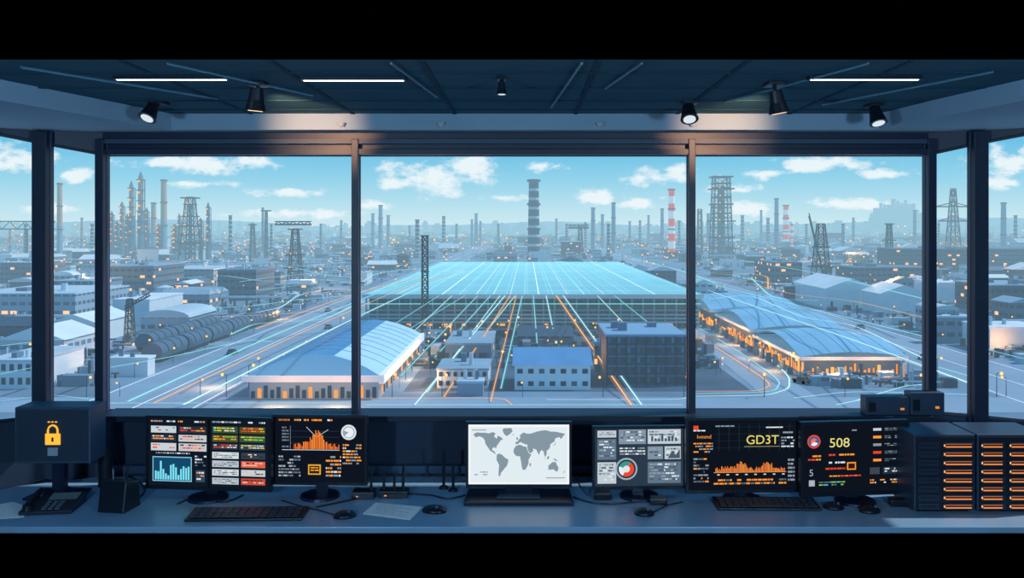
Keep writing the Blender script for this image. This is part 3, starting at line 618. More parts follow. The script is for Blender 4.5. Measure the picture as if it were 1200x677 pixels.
def hall():
    x0,x1=-58,62; y0,y1=300,575; h=12
    r=root('factory_hall','vast flat factory hall with glowing cyan roof and columned front','factory',(0,0,GZ))
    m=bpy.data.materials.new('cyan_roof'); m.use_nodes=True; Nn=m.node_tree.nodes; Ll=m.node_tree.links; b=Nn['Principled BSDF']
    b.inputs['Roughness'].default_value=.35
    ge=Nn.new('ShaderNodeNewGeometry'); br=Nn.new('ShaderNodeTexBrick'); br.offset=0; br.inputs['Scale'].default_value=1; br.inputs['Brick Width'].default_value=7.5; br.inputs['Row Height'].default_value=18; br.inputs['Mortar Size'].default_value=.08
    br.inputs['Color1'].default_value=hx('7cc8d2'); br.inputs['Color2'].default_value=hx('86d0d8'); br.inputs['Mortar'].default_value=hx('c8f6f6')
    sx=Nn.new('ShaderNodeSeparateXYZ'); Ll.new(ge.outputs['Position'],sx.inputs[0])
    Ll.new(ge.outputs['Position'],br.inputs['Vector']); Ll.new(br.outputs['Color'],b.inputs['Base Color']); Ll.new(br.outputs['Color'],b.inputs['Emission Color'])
    q=Nn.new('ShaderNodeMapRange'); q.inputs[1].default_value=300; q.inputs[2].default_value=575; q.inputs[3].default_value=.08; q.inputs[4].default_value=.6; Ll.new(sx.outputs[1],q.inputs[0]); Ll.new(q.outputs[0],b.inputs['Emission Strength'])  # painted light: roof's own glow rises toward its far end
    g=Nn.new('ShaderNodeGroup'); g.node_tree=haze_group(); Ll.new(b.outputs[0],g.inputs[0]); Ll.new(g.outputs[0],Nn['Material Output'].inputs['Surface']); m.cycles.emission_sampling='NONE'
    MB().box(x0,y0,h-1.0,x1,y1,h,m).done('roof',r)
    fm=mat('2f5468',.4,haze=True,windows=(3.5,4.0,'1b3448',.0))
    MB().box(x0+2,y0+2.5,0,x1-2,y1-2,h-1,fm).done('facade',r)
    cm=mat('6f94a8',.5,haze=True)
    for i in range(31): MB().box(x0+1+i*(x1-x0-3)/30,y0+.4,0,x0+1.5+i*(x1-x0-3)/30,y0+1.0,h-1,cm).done('column',r)
    MB().box(x0,y0-.3,h-1.4,x1,y0+.4,h+.1,mat('9fd0e0',.4,haze=True)).done('eave',r)
    MB().box(x0+1,y0+.2,6.2,x1-1,y0+1.8,6.6,cm).done('walkway',r)
    for s in range(3): MB().cyl((x0+2,y0-.8,2.4+s*1.3),(x1-2,y0-.8,2.4+s*1.3),.28,.28,mat('7fb0c4',.4,haze=True),8).done('pipe',r)
    MB().box(x0+1,y0-.1,8.6,x1-1,y0+.2,8.85,glow('7fe6f4',1.0)).done('light_strip',r)
    for i in range(16):
        xx=x0+4+random.random()*(x1-x0-8); MB().box(xx,y0-.2,1,xx+1.2,y0+.1,1.8,glow('ffa860',1.1)).done('lit_bay',r)
hall()
for i,X_ in enumerate((-56,-46,-37,-30,-24,-18,-12,-6,-1,4,9,14,20,27,35,45,60)):
    ribbon([(X_,300,GZ+12.1),(X_*.95,574,GZ+12.1)],.2 if i%3 else .42,cw if i%2 else cy,'light_trail','glowing cyan light line along the hall roof','light trail',TG)
for Y_ in (316,345,390,450,530): ribbon([(-57,Y_,GZ+12.15),(61,Y_,GZ+12.15)],.35 if Y_<400 else .6,cw,'light_trail','glowing cyan light line across the hall roof','light trail',TG)
for a,b,mt,wd in (((592,346),(486,474),cw,.4),((575,346),(508,420),cy,.3),((560,346),(470,440),cy,.28),((604,346),(560,400),cw,.3),((612,346),(587,455),cy,.26),((640,346),(652,404),cw,.32),((652,346),(740,474),og,.5),((660,346),(752,474),cw,.4),((680,346),(712,385),cy,.3),((598,346),(520,465),og,.32),((545,346),(455,400),cy,.28),((700,346),(790,440),cw,.28),((530,346),(440,430),cw,.28),((586,346),(500,460),cw,.3),((625,346),(630,410),cy,.24),((605,346),(575,470),og,.24),((515,346),(430,400),cy,.26),((720,346),(800,410),cy,.26)):
    trail([a,b],wd,mt,hs=[12.0,.4])
HT=12.5
for pts,mt,wd in (([(545,318),(500,333),(400,380),(215,474)],cw,.55),([(535,314),(470,332),(330,388),(150,470)],cy,.5),([(540,316),(480,334),(360,386),(180,472)],og,.3),([(500,322),(420,342),(300,385)],og,.45),([(420,345),(340,352),(300,358),(230,362)],cy,.7),([(420,330),(360,333),(300,340)],cy,.7),([(415,318),(340,322),(280,330)],cw,.7),([(410,360),(330,368),(250,371)],og,.4),([(425,352),(380,375),(300,378),(270,392)],cy,.5),([(425,340),(390,338),(350,345),(330,360),(300,366)],cw,.5),([(425,326),(380,322),(340,312),(250,309)],cy,.7),([(540,303),(470,309),(420,306),(350,312)],cw,.8),([(130,430),(200,418),(290,398),(320,400)],cy,.4),([(430,334),(370,326),(310,330),(260,322),(200,326)],cw,.6),
   ([(812,372),(880,400),(925,440),(925,455),(900,463),(815,464)],cw,.45),([(812,390),(860,420),(905,450),(890,458),(815,458)],og,.34),([(812,380),(870,414),(915,446),(908,459),(815,461)],cy,.3),([(830,340),(900,364),(1000,398),(1135,448)],cw,.5),([(830,332),(920,354),(1083,394)],cy,.5),([(880,325),(905,350),(960,352)],cy,.6),([(900,338),(900,322),(830,318)],og,.6),([(1095,470),(1050,460),(980,474)],cw,.35),([(830,350),(880,345),(940,372),(1000,380),(1083,420)],cw,.4),([(815,318),(860,322),(900,332),(960,334)],cw,.6),([(1000,470),(1060,452),(1083,450)],cy,.3),([(930,466),(1000,458),(1135,462)],cw,.3),([(830,326),(880,332),(930,345),(1000,352),(1083,372)],og,.4),
   ([(126,472),(410,472)],cw,.3),([(428,474),(800,474)],cw,.3),([(428,466),(590,466),(600,474)],og,.25),([(640,468),(800,468),(810,462)],cw,.3),([(500,313),(440,320),(425,330)],cy,.8),([(740,303),(800,317),(840,332)],cy,.8),([(860,303),(960,320),(1083,350)],cy,.8),([(0,405),(60,398),(108,395)],cw,.4),([(0,438),(40,430),(108,420)],cy,.3),([(1100,430),(1135,440)],cy,.3),([(1160,410),(1200,420)],cy,.3),([(0,470),(60,462),(110,468)],cy,.25)):
    low=min(p[1] for p in pts)>=455 or (pts[0][0]>=812 and pts[0][0]<=930 and max(p[1] for p in pts)>455 and pts[0][1]>=372)
    trail(pts,wd,mt,h0=.25 if low else HT)
# generic buildings
occ=[(-64,62,292,585),(-94,-62,100,2000),(98,126,100,2000)]
wmats=[mat(c,.7,haze=True,windows=(3.4,3.4,wc,lt)) for c,wc,lt in (('92abc0','46627c',.07),('6c8ba4','324c66',.11),('4c6a84','20384f',.10),('b6cbda','5e7b94',.05),('34506c','182a3e',.15))]
rmats=[mat(c,.6,haze=True,noise=.1,nscale=.1) for c in ('8aa8be','b2cadb','5f7c96','d6e5ee','4a6884')]
def free(a,b,c,d):
    return all(b<o[0]-1 or a>o[1]+1 or d<o[2]-1 or c>o[3]+1 for o in occ)
def bldg(x0,x1,y0,y1,h,wm,rmt,style='flat',name='warehouse',label='grey industrial warehouse with flat roof',cat='building',group=None,detail=True,win=None):
    cx=(x0+x1)/2; w2=(x1-x0)/2; dp=y1-y0
    occ.append((x0,x1,y0,y1))
    r=root(name,label,cat,(cx,y0,GZ),0,group)
    MB().box(-w2,0,0,w2,dp,h,wm).done('wall',r)
    if style=='flat':
        mb=MB(); mb.box(-w2-.2,-.2,h,w2+.2,dp+.2,h+.5,rmt); mb.done('roof',r)
        if detail:
            for k in range(random.randint(2,5)):
                a=random.uniform(-w2*.8,w2*.5); b=random.uniform(dp*.1,dp*.7)
                if random.random()<.6: MB().box(a,b,h+.5,a+w2*.22,b+dp*.12,h+.5+random.uniform(.8,2.0),rmats[2]).done('roof_unit',r)
                else: MB().cyl((a,b,h+.5),(a,b,h+random.uniform(2,3.5)),w2*.05+.2,w2*.05+.2,rmats[1],8).done('roof_vent',r)
    elif style=='gable':
        MB().prismY([(-w2-.5,h),(w2+.5,h),(0,h+w2*.38)],-.5,dp+.5,rmt).done('roof',r)
    elif style=='gablex':
        MB().prismX([(-.5,h),(dp+.5,h),(dp/2,h+min(dp,30)*.22)],-w2-.5,w2+.5,rmt).done('roof',r)
    elif style=='arch':
        pts=[(-w2-.5,h)]+[(-w2*math.cos(math.pi*i/10)*1.02,h+w2*.32*math.sin(math.pi*i/10)) for i in range(11)]+[(w2+.5,h)]
        MB().prismY(pts[::-1],-.5,dp+.5,rmt).done('roof',r)
    elif style=='saw':
        n=max(2,int(dp/8)); 
        for k in range(n): MB().prismX([(dp*k/n,h),(dp*(k+1)/n,h),(dp*(k+.15)/n,h+2.2)],-w2,w2,rmt).done('roof_bay',r)
    if win:
        n,rows,wh_,mtl=win
        for j in range(rows):
            for i in range(n):
                a=-w2+w2*2*(i+.25)/n; b=-w2+w2*2*(i+.75)/n; zz=h*(j+.35)/rows
                MB().box(a,-.12,zz,b,.02,zz+wh_,mtl[(i*7+j*3)%len(mtl)]).done('window',r)
    return r
def bpx(px0,px1,pyb,pyt,dp,wm,rm_,style='flat',**k):
    d=GH*1000/(pyb-HY); x0=(px0-CX)*d/1000; x1=(px1-CX)*d/1000
    while dp>5 and not free(x0,x1,d,d+dp): dp-=1.5
    return bldg(x0,x1,d,d+dp,(pyb-pyt)*d/1000,wm,rm_,style,**k)
wh=mat('cfdde8',.6,haze=True,noise=.06,nscale=.3); wd_=mat('223a54',.4,haze=True); lit=glow('ffb060',1.0); blr=mat('4488bc',.5,haze=True,noise=.1,nscale=.1)
blr2=mat('b4def0',.4,haze=True,noise=.05,nscale=.1)
r=root('gabled_hall','long white hall with blue gabled roof and glowing entrances','warehouse',(0,0,GZ)); x0,x1,y0,y1=-58,-31,178,246; occ.append((x0,x1,y0,y1))
MB().box(x0,y0,0,x1,y1,4.6,mat('8ba4bb',.6,haze=True)).done('wall',r)
mb=MB()
N8=8; prof=[(x0-1+(x1-x0+2)*t,4.6+4.4*math.sin(math.pi*t)**.9) for t in [i/N8 for i in range(N8+1)]]
for i in range(N8):
    (xa,za),(xb,zb)=prof[i],prof[i+1]; mt=blr if i<N8*.6 else blr2
    f=lambda x,z:(x,y0-1+(z-4.6)*.8,z)
    mb.poly([f(xa,za),f(xb,zb),(xb,y1+1,zb),(xa,y1+1,za)],mt)
mb.poly([(x,y0-1+(z-4.6)*.8,z) for x,z in prof],mat('6ba8d0',.5,haze=True)); mb.poly([(x,y1+1,z) for x,z in prof][::-1],blr)
for k in range(1,10): 
    yy=y0+4+k*6.4
    for i in range(N8): mb.beam((prof[i][0],yy,prof[i][1]+.05),(prof[i+1][0],yy,prof[i+1][1]+.05),.1,mat('6fa6c8',.5,haze=True))
mb.done('roof',r)
MB().box(x0-1.2,y0-1.2,3.7,x1+1.2,y0-.2,5.0,mat('f0f6fa',.5,haze=True)).box(x1+.2,y0-1,3.3,x1+1.3,y1,5.2,mat('f0f6fa',.5,haze=True,emit=.1)).done('eave',r)
for i in range(20): MB().box(x0+.4+i*1.33,y0-.15,.2,x0+1.2+i*1.33,y0+.05,1.6+(i*7%5)*.3,(glow('ffa860',1.0) if i%4==1 else wd_)).done('door',r)
for i in range(20): MB().box(x1-.05,y0+3+i*3.2,.3,x1+.15,y0+4.4+i*3.2,2.2,glow('ffa860',1.0) if i%3==0 else wd_).done('door',r)
for k,(ya,yb,xa,xb,hh) in enumerate(((206,247,67,90,5.6),(252,297,67,92,6.6),(302,350,66,96,7.4))):
    occ.append((xa-2,xb+2,ya,yb))
    r=root('wave_roof_hall','pale blue wave roofed hall with glowing orange machinery bays','warehouse',((xa+xb)/2,ya,GZ),0,'wave roofed halls in a row'); w2=(xb-xa)/2; dp=yb-ya
    MB().box(-w2,0,0,w2,dp,hh-1,mat('4c6680',.6,haze=True)).done('wall',r)
    mb=MB(); n=14; vs=[];fs=[]
    for i in range(n+1):
        t=i/n
        for j in range(n+1):
            s=j/n; vs.append((-w2-1.5+(2*w2+3)*s,-1+(dp+2)*t,hh-1+3.2*math.sin(math.pi*t)*(1-.25*s)+1.2*math.sin(math.pi*s)))
    for i in range(n):
        for j in range(n): q=i*(n+1)+j; fs.append((q,q+1,q+n+2,q+n+1))
    mb.add(vs,fs,mat('80b8da',.45,haze=True,noise=.1,nscale=.12)); 
    mb.box(-w2-1.6,-1.1,hh-1.8,w2+1.6,dp+1,hh-.95,mat('e6f0f6',.5,haze=True))
    for j in (2,4,6,8,10,12):
        for i in range(n):
            a=vs[i*(n+1)+j]; b=vs[(i+1)*(n+1)+j]; mb.beam((a[0],a[1],a[2]+.05),(b[0],b[1],b[2]+.05),.1,mat('a6d4ea',.5,haze=True))
    mb.done('roof',r)
    for i in range(26):
        y_=1+i*(dp-2)/26; hh2=.8+random.random()*2.2; MB().box(-w2-.15,y_,.3,-w2+.1,y_+random.uniform(.4,1.1),.3+hh2,glow(random.choice(['ff9c4a','ffb46a','f08a3c']),1.25)).done('lit_bay',r)
    for i in range(20):
        x_=-w2+.6+i*w2*.098; MB().box(x_,-.15,.3,x_+random.uniform(.3,.8),.05,.9+random.random()*2,glow(random.choice(['ff9c4a','ffb46a','f08a3c']),1.2)).done('lit_bay' ,r)
    for i in range(7):
        y_=2+i*(dp-4)/6; MB().cyl((-w2-3,y_,0),(-w2-3,y_,random.uniform(1.5,3)),.7,.7,mat('4a6078',.5,haze=True),10).done('process_vessel',r)
bpx(512,572,455,434,14,wh,rmats[0],label='grey plant block with flat roof and vents',win=(7,2,1.0,(wd_,)))
bpx(536,566,464,449,4,mat('7f9ab2',.6,haze=True),rmats[1],label='small grey annex building')
bpx(522,576,428,404,26,wmats[1],rmats[0],label='grey blue plant building with rooftop units')
bpx(603,692,457,428,14,mat('e6eff5',.6,haze=True),mat('5b93c4',.45,haze=True,noise=.08,nscale=.2),'gablex',name='office_building',label='white two storey building with blue metal roof',win=(7,2,1.0,(wd_,wd_,mat('4a637a',.3,haze=True))))
bpx(606,672,404,394,18,wmats[2],rmats[4],'saw',label='low dark grey shed with sawtooth roof')
r=bpx(711,803,452,394,22,mat('2f4a66',.6,haze=True),mat('7fa8c8',.5,haze=True),name='office_building',label='dark blue multi storey plant building with gridded facade',win=(16,5,1.2,(wd_,mat('4b6c88',.3,haze=True),wd_,mat('3a5874',.3,haze=True),mat('5d86a2',.3,haze=True),wd_,wd_,mat('4b6c88',.3,haze=True),wd_,mat('3a5874',.3,haze=True),wd_)))
d=GH*1000/(452-HY)
for i in range(9): MB().box(-46*d/1000+i*92*d/8000-.15,-.5,0,-46*d/1000+i*92*d/8000+.15,0,11.2,mat('1d3148',.5,haze=True)).done('pilaster',r)
for j in range(6): MB().box(-46*d/1000,-.45,j*2.2,46*d/1000,-.05,j*2.2+.25,mat('54789a',.5,haze=True)).done('ledge',r)
bpx(697,709,436,405,24,wmats[2],rmats[0],label='narrow dark stair block beside plant')
bpx(-40,88,374,345,45,wmats[0],rmats[1],label='wide grey warehouse with light roof')
bpx(60,112,402,378,24,wh,rmats[3],'gable',label='white gabled warehouse beside the road')
bpx(-20,38,456,424,22,mat('cfdde8',.6,haze=True),rmats[1],label='white office block with small windows',win=(6,2,1.5,(wd_,)))
bpx(0,75,418,398,20,wmats[3],rmats[3],'gable',label='long pale warehouse with low gable')
bpx(128,173,441,421,16,wh,rmats[3],label='small white flat roofed building')
bpx(132,175,382,352,30,wh,rmats[3],label='white warehouse beside the highway')
bpx(165,222,392,372,24,wmats[0],rmats[1],'arch',label='grey shed with arched roof')
bpx(255,300,352,317,30,wmats[2],rmats[2],label='dark grey windowless plant block')
bpx(126,180,345,312,40,wmats[2],rmats[0],label='dark blue plant building with pipes')
bpx(186,250,335,316,50,wmats[1],rmats[1],label='grey blue plant building with flat roof')
bpx(190,245,360,345,25,wmats[1],rmats[1],'saw',label='low grey storage building with sawtooth roof')
bpx(62,108,355,330,30,wmats[1],rmats[0],label='blue grey warehouse with flat roof')
bpx(0,36,332,308,40,wmats[2],rmats[1],label='blue grey warehouse with flat roof')
bpx(968,1030,362,338,45,wh,rmats[3],'gable',label='white warehouse with low gabled roof')
bpx(1032,1086,368,344,45,wh,rmats[3],'gable',label='white warehouse with low gabled roof')
bpx(1000,1090,334,314,30,wmats[2],rmats[2],label='dark windowed industrial block')
bpx(905,940,335,308,40,wmats[2],rmats[2],label='dark windowed industrial block')
bpx(922,948,352,336,14,wmats[4],rmats[0],label='dark low industrial block')
bpx(1052,1135,318,292,40,wmats[4],rmats[2],label='large dark industrial block')
bpx(1096,1140,402,372,20,wmats[1],rmats[1],label='blue grey warehouse beside road')
bpx(1160,1230,412,385,26,wh,rmats[3],label='white warehouse with flat roof')
bpx(1162,1225,368,335,30,wmats[4],rmats[0],label='dark blue plant block')
bpx(1100,1138,356,332,25,wh,rmats[3],label='white low roofed warehouse')
bpx(1160,1230,318,292,60,wmats[2],rmats[2],label='dark blue plant block')
# chimneys
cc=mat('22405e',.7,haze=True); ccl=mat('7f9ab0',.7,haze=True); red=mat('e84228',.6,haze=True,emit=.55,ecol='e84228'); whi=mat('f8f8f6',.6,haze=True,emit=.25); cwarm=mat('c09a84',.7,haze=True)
def chimney(px,pt,pb,wpx,style='dark'):
    d=GH*1000/(pb-HY); h=(pb-pt)*d/1000; rr=wpx*d/2000; X=(px-CX)*d/1000
    occ.append((X-rr*1.3,X+rr*1.3,d-rr*1.3,d+rr*1.3))
    lb={'dark':'tall dark blue factory chimney with pale bands','red':'red and white striped factory chimney','light':'slim pale grey factory chimney'}[style]
    r=root('chimney',lb,'chimney',(X,d,GZ),0); mb=MB(); n=9
    for i in range(n):
        z0=h*i/n; z1=h*(i+1)/n; r0=rr*(1.15-.25*i/n); r1=rr*(1.15-.25*(i+1)/n)
        if style=='dark':
            zm=z0+(z1-z0)*.72; rm_=r0+(r1-r0)*.72
            mb.cyl((0,0,z0),(0,0,zm),r0,rm_,cc,14); mb.cyl((0,0,zm),(0,0,z1),rm_,r1,mat('b8ccda',.7,haze=True),14); continue
        mt={'light':ccl if px>250 or i<4 else cwarm,'red':red if (i%2==0) else whi}[style]
        mb.cyl((0,0,z0),(0,0,z1),r0,r1,mt,14)
    mb.done('shaft',r)
    for t in (.985,.7,.4): MB().cyl((0,0,h*t-rr*.2),(0,0,h*t+rr*.15),rr*1.25,rr*1.25,mat('2a4058',.6,haze=True),14).done('platform_ring',r)
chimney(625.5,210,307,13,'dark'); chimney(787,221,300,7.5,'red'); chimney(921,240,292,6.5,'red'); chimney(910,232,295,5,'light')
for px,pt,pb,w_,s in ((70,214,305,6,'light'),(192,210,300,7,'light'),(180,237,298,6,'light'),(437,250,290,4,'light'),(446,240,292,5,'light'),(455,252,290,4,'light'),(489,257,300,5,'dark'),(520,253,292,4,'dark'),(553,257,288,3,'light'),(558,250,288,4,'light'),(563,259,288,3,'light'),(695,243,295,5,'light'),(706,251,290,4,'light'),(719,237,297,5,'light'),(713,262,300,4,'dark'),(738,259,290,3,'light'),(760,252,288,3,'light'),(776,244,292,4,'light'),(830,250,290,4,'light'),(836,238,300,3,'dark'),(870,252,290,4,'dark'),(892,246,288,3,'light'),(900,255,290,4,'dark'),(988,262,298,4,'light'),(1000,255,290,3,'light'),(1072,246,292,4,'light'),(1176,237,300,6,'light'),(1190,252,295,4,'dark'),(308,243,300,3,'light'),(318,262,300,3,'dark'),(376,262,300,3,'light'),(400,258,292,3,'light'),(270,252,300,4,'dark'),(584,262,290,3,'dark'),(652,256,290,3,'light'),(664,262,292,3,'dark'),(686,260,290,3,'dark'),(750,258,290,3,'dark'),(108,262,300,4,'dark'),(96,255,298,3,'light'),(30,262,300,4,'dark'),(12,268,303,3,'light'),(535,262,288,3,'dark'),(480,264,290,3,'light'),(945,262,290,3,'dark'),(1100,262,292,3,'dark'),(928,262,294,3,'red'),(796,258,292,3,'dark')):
    chimney(px,pt,pb,w_,s)
stl=mat('587590',.5,haze=True); sdk=mat('2c445c',.5,haze=True); wstl=mat('9a8478',.5,haze=True)
def rcol(px,pt,pb,wpx):
    wpx*=.8
    d=GH*1000/(pb-HY); h=(pb-pt)*d/1000; rr=wpx*d/2000; X=(px-CX)*d/1000
    occ.append((X-rr*1.5,X+rr*1.5,d-rr*1.5,d+rr*1.5))
    r=root('distillation_column','steel refinery column with service platforms','refinery column',(X,d,GZ),0,'refinery columns in a cluster')
    mb=MB(); mb.cyl((0,0,0),(0,0,h*.55),rr,rr,stl,12); mb.cyl((0,0,h*.55),(0,0,h*.93),rr*.8,rr*.8,wstl if wpx>5 else stl,12); mb.cyl((0,0,h*.93),(0,0,h),rr*.8,rr*.15,stl,12); mb.done('vessel',r)
    for t in (.3,.42,.54,.66,.78,.9): MB().cyl((0,0,h*t),(0,0,h*t+rr*.3),rr*1.4,rr*1.4,sdk,12).done('platform',r)
    for t in (.35,.5,.6,.75,.88): MB().box(-rr*.3,-rr*1.45,h*t,rr*.3,-rr*1.2,h*t+rr*.5,glow('ffab60',1.4)).done('work_light',r)
    MB().beam((rr*1.3,0,0),(rr*1.3,0,h*.9),rr*.25,sdk).done('riser_pipe',r)
for a in ((131,247,302,6),(143,236,302,7),(154,212,304,8),(165,201,303,9),(172,243,300,6),(210,250,304,5),(244,237,306,6),(235,255,306,6),(137,258,306,6),(149,250,307,5),(205,262,306,8),(186,262,305,7)): rcol(*a)
def lattice(mb,x,y,w0,w1,z0,z1,n,t,mt,lean=0):
    pr=None
    for i in range(n+1):
        k=i/n; w_=w0+(w1-w0)*k; z=z0+(z1-z0)*k; ox=lean*k
        c=[(x+ox+sx*w_/2,y+sy*w_/2,z) for sx,sy in((-1,-1),(1,-1),(1,1),(-1,1))]
        for j in range(4): mb.beam(c[j],c[(j+1)%4],t*.8,mt)
        if pr:
            for j in range(4): mb.beam(pr[j],c[j],t*1.2,mt); mb.beam(pr[j],c[(j+1)%4],t*.6,mt); mb.beam(pr[(j+1)%4],c[j],t*.6,mt)
        pr=c
ldk=mat('1a3048',.6,haze=True)
def ltower(px,pt,pb,w0,w1,n,label,name='lattice_tower',plats=(),boom=None,lean=0,pxt=.85,arms=(),vessel=False,lights=False):
    d=GH*1000/(pb-HY); k=d/1000; h=(pb-pt)*k; X=(px-CX)*k; q=w0*k*.6; occ.append((X-q,X+q,d-q,d+q))
    r=root(name,label,'tower',(X,d,GZ),0); mb=MB(); lattice(mb,0,0,w0*k,w1*k,0,h,n,pxt*k,ldk,lean*k); mb.done('lattice_frame',r)
    for (t,wp) in plats:
        MB().box(-wp*k/2+lean*k*t,-wp*k/2,h*t,wp*k/2+lean*k*t,wp*k/2,h*t+1.4*k,ldk).done('platform',r)
        if lights: MB().box(-wp*k*.2,-wp*k/2-.4,h*t+1.4*k,-wp*k*.2+1.4*k,-wp*k/2,h*t+2.8*k,glow('ffab60',1.4)).done('work_light',r)
    if boom:
        mb=MB(); (bx0,bz0,bx1,bz1)=boom; mb.beam((bx0*k,0,bz0*k),(bx1*k,0,bz1*k),1.3*k,ldk)
        n2=10
        for i in range(n2):
            a=Vector((bx0*k,0,bz0*k)).lerp(Vector((bx1*k,0,bz1*k)),i/n2); b=Vector((bx0*k,0,bz0*k)).lerp(Vector((bx1*k,0,bz1*k)),(i+1)/n2); u_=Vector((0,0,3.5*k)); mb.beam(a+u_*(i%2),b+u_*((i+1)%2),.8*k,ldk)
        mb.beam((bx0*k,0,(bz0+3.5)*k),(bx1*k,0,(bz1+3.5)*k),.9*k,ldk); mb.done('boom',r)
    for (t,wp) in arms:
        mb=MB(); mb.beam((-wp/2*k,0,h*t),(wp/2*k,0,h*t),1.1*k,ldk); mb.beam((-wp/2*k,0,h*t),(0,0,h*t+5*k),.8*k,ldk); mb.beam((wp/2*k,0,h*t),(0,0,h*t+5*k),.8*k,ldk)
        for s in(-1,1): mb.beam((s*wp/2*k,0,h*t),(s*wp/2*k,0,h*t-5*k),.8*k,ldk)
        mb.done('crossarm',r)
    if vessel:
        MB().cyl((0,0,0),(0,0,h*.9),w1*k*.28,w1*k*.25,stl,12).done('vessel',r)
ltower(223,231,308,20,8,7,'dark steel derrick with crown platform',plats=((.98,17),(.88,12),(.7,16),(.55,20),(.42,18),(.3,24)),vessel=True,lights=True)
ltower(845,208,302,23,17,8,'tall steel process tower with platforms',plats=((1.0,24),(.92,20),(.85,26),(.75,20),(.66,24),(.55,20),(.45,28),(.25,26)),vessel=True,lights=True)
ltower(346,268,330,15,6,5,'dark steel crane tower with horizontal jib',plats=((.98,14),(.5,18),(.25,22)),boom=(-24,67,19,67),lights=True)
ltower(498,276,388,7,6,12,'slender lattice mast in front of the hall',name='lattice_mast',plats=((.99,9),(.62,9),(.32,9)))
ltower(962,262,335,20,7,6,'leaning lattice crane with raised boom',name='lattice_crane',boom=(4,8,-14,82),plats=((.3,24),(.62,16)))
ltower(1117,221,305,14,4,7,'steel power pylon with wide crossarms',name='power_pylon',arms=((.75,42),(.55,34)))
ltower(152,350,402,10,5,6,'small dark lattice crane beside wagons',name='lattice_crane',boom=(-6,40,24,56))
ltower(1042,262,312,8,4,6,'distant steel lattice tower',plats=((.98,8),(.6,12)))
ltower(680,265,300,7,3,5,'distant steel lattice tower crane',boom=(-14,33,10,33),pxt=.8)
ltower(296,262,302,6,3,5,'distant steel lattice tower',plats=((.95,8),),pxt=.8)
ltower(312,247,302,3,2,6,'thin distant floodlight mast',plats=((.99,10),),pxt=.7)
ltower(820,245,298,6,4,6,'thin steel scaffold tower',pxt=.7)
d=900; k=.9; r=root('gantry_bridge','steel conveyor gantry on lattice legs','gantry',((18-CX)*k,d,GZ))
mb=MB()
for i in range(9):
    a=-30+i*8; mb.beam((a,0,33),(a+8,0,33),1,ldk); mb.beam((a,0,41),(a+8,0,41),1,ldk); mb.beam((a,0,33+8*(i%2)),(a+8,0,33+8*((i+1)%2)),.7,ldk)
mb.done('truss',r)
for x in (-22,12,36): MB().box(x-1,-1,0,x+1,1,33,ldk).done('leg',r)
occ.append(((18-CX)*k-30,(18-CX)*k+42,895,905))
# tank wagons
wg=mat('4d6680',.5,haze=True); wg2=mat('24384e',.6,haze=True)
base=root('tank_wagon','long grey barrel shaped tank wagon on the rail siding','rail wagon',(-99,225,GZ),0,'tank wagons on the siding')
pts=[(-2.4,1.2),(2.4,1.2)]+[(2.8*math.cos(math.pi*i/10),2.6+2.6*math.sin(math.pi*i/10)) for i in range(11)]
MB().prismY(pts,0,17,wg).done('tank_body',base)
MB().box(-2.2,.3,.5,2.2,16.7,1.2,wg2).done('chassis',base)
for y in (2,5,12,15):
    for x in (-2,2): MB().cyl((x-.2,y,.5),(x+.2,y,.5),.5,.5,wg2,10).done('wheel',base)
for t in (4,8.5,13):
    q=[(2.88*math.cos(math.pi*i/10),2.6+2.68*math.sin(math.pi*i/10)) for i in range(11)]; MB().prismY(q,t-.25,t+.25,wg2).done('band',base)
for i in range(1,6): clone(base,(-99,225+i*18.5,GZ))
for i in range(3): clone(base,(-110,245+i*18.5,GZ))
occ.append((-114,-95,220,340))
for X_ in (-99,-110,-118): ribbon([(X_-1,180),(X_-1,420)],.3,wg2,'rail_track','thin dark steel rail on the siding','rail track','rails on the siding',z=.2)
tkm=[mat('c2d4e2',.45,haze=True),mat('809cb4',.45,haze=True),mat('4f6c88',.5,haze=True)]
tb=[]
for i,mt in enumerate(tkm):
    t=root('storage_tank',['white','pale grey','blue grey'][i]+' round steel storage tank with stair','storage tank',(0,0,GZ),0,'storage tanks across the plant')
    MB().cyl((0,0,0),(0,0,4.6),4,4,mt,20).done('tank_shell',t); MB().cyl((0,0,4.6),(0,0,5.6),4.05,.4,mt,20).done('tank_roof',t)
    MB().tube([(4.2*math.cos(a*.16-2.6),4.2*math.sin(a*.16-2.6),.4+a*.42) for a in range(11)],.16,sdk,5).done('stair',t); tb.append(t)
pl=0
for i in range(4000):
    py=HY+random.choice([random.uniform(16,40),random.uniform(35,150)]); px=random.uniform(-10,1210); dd=GH*1000/(py-HY); X=(px-CX)*dd/1000; s=random.uniform(.6,1.1)*(1 if dd<500 else 1.6 if dd<1000 else 2.4)
    if abs(X)<64 and dd<620: continue
    if free(X-4*s,X+4*s,dd-4*s,dd+4*s):
        occ.append((X-4*s,X+4*s,dd-4*s,dd+4*s)); c=random.choice([0,1,1,2])
        if pl<3: t=tb[pl]; t.location=(X,dd,GZ); t.scale=(s,s,s)
        else: clone(tb[c],(X,dd,GZ),random.random()*6,s)
        pl+=1
        if pl>=70: break
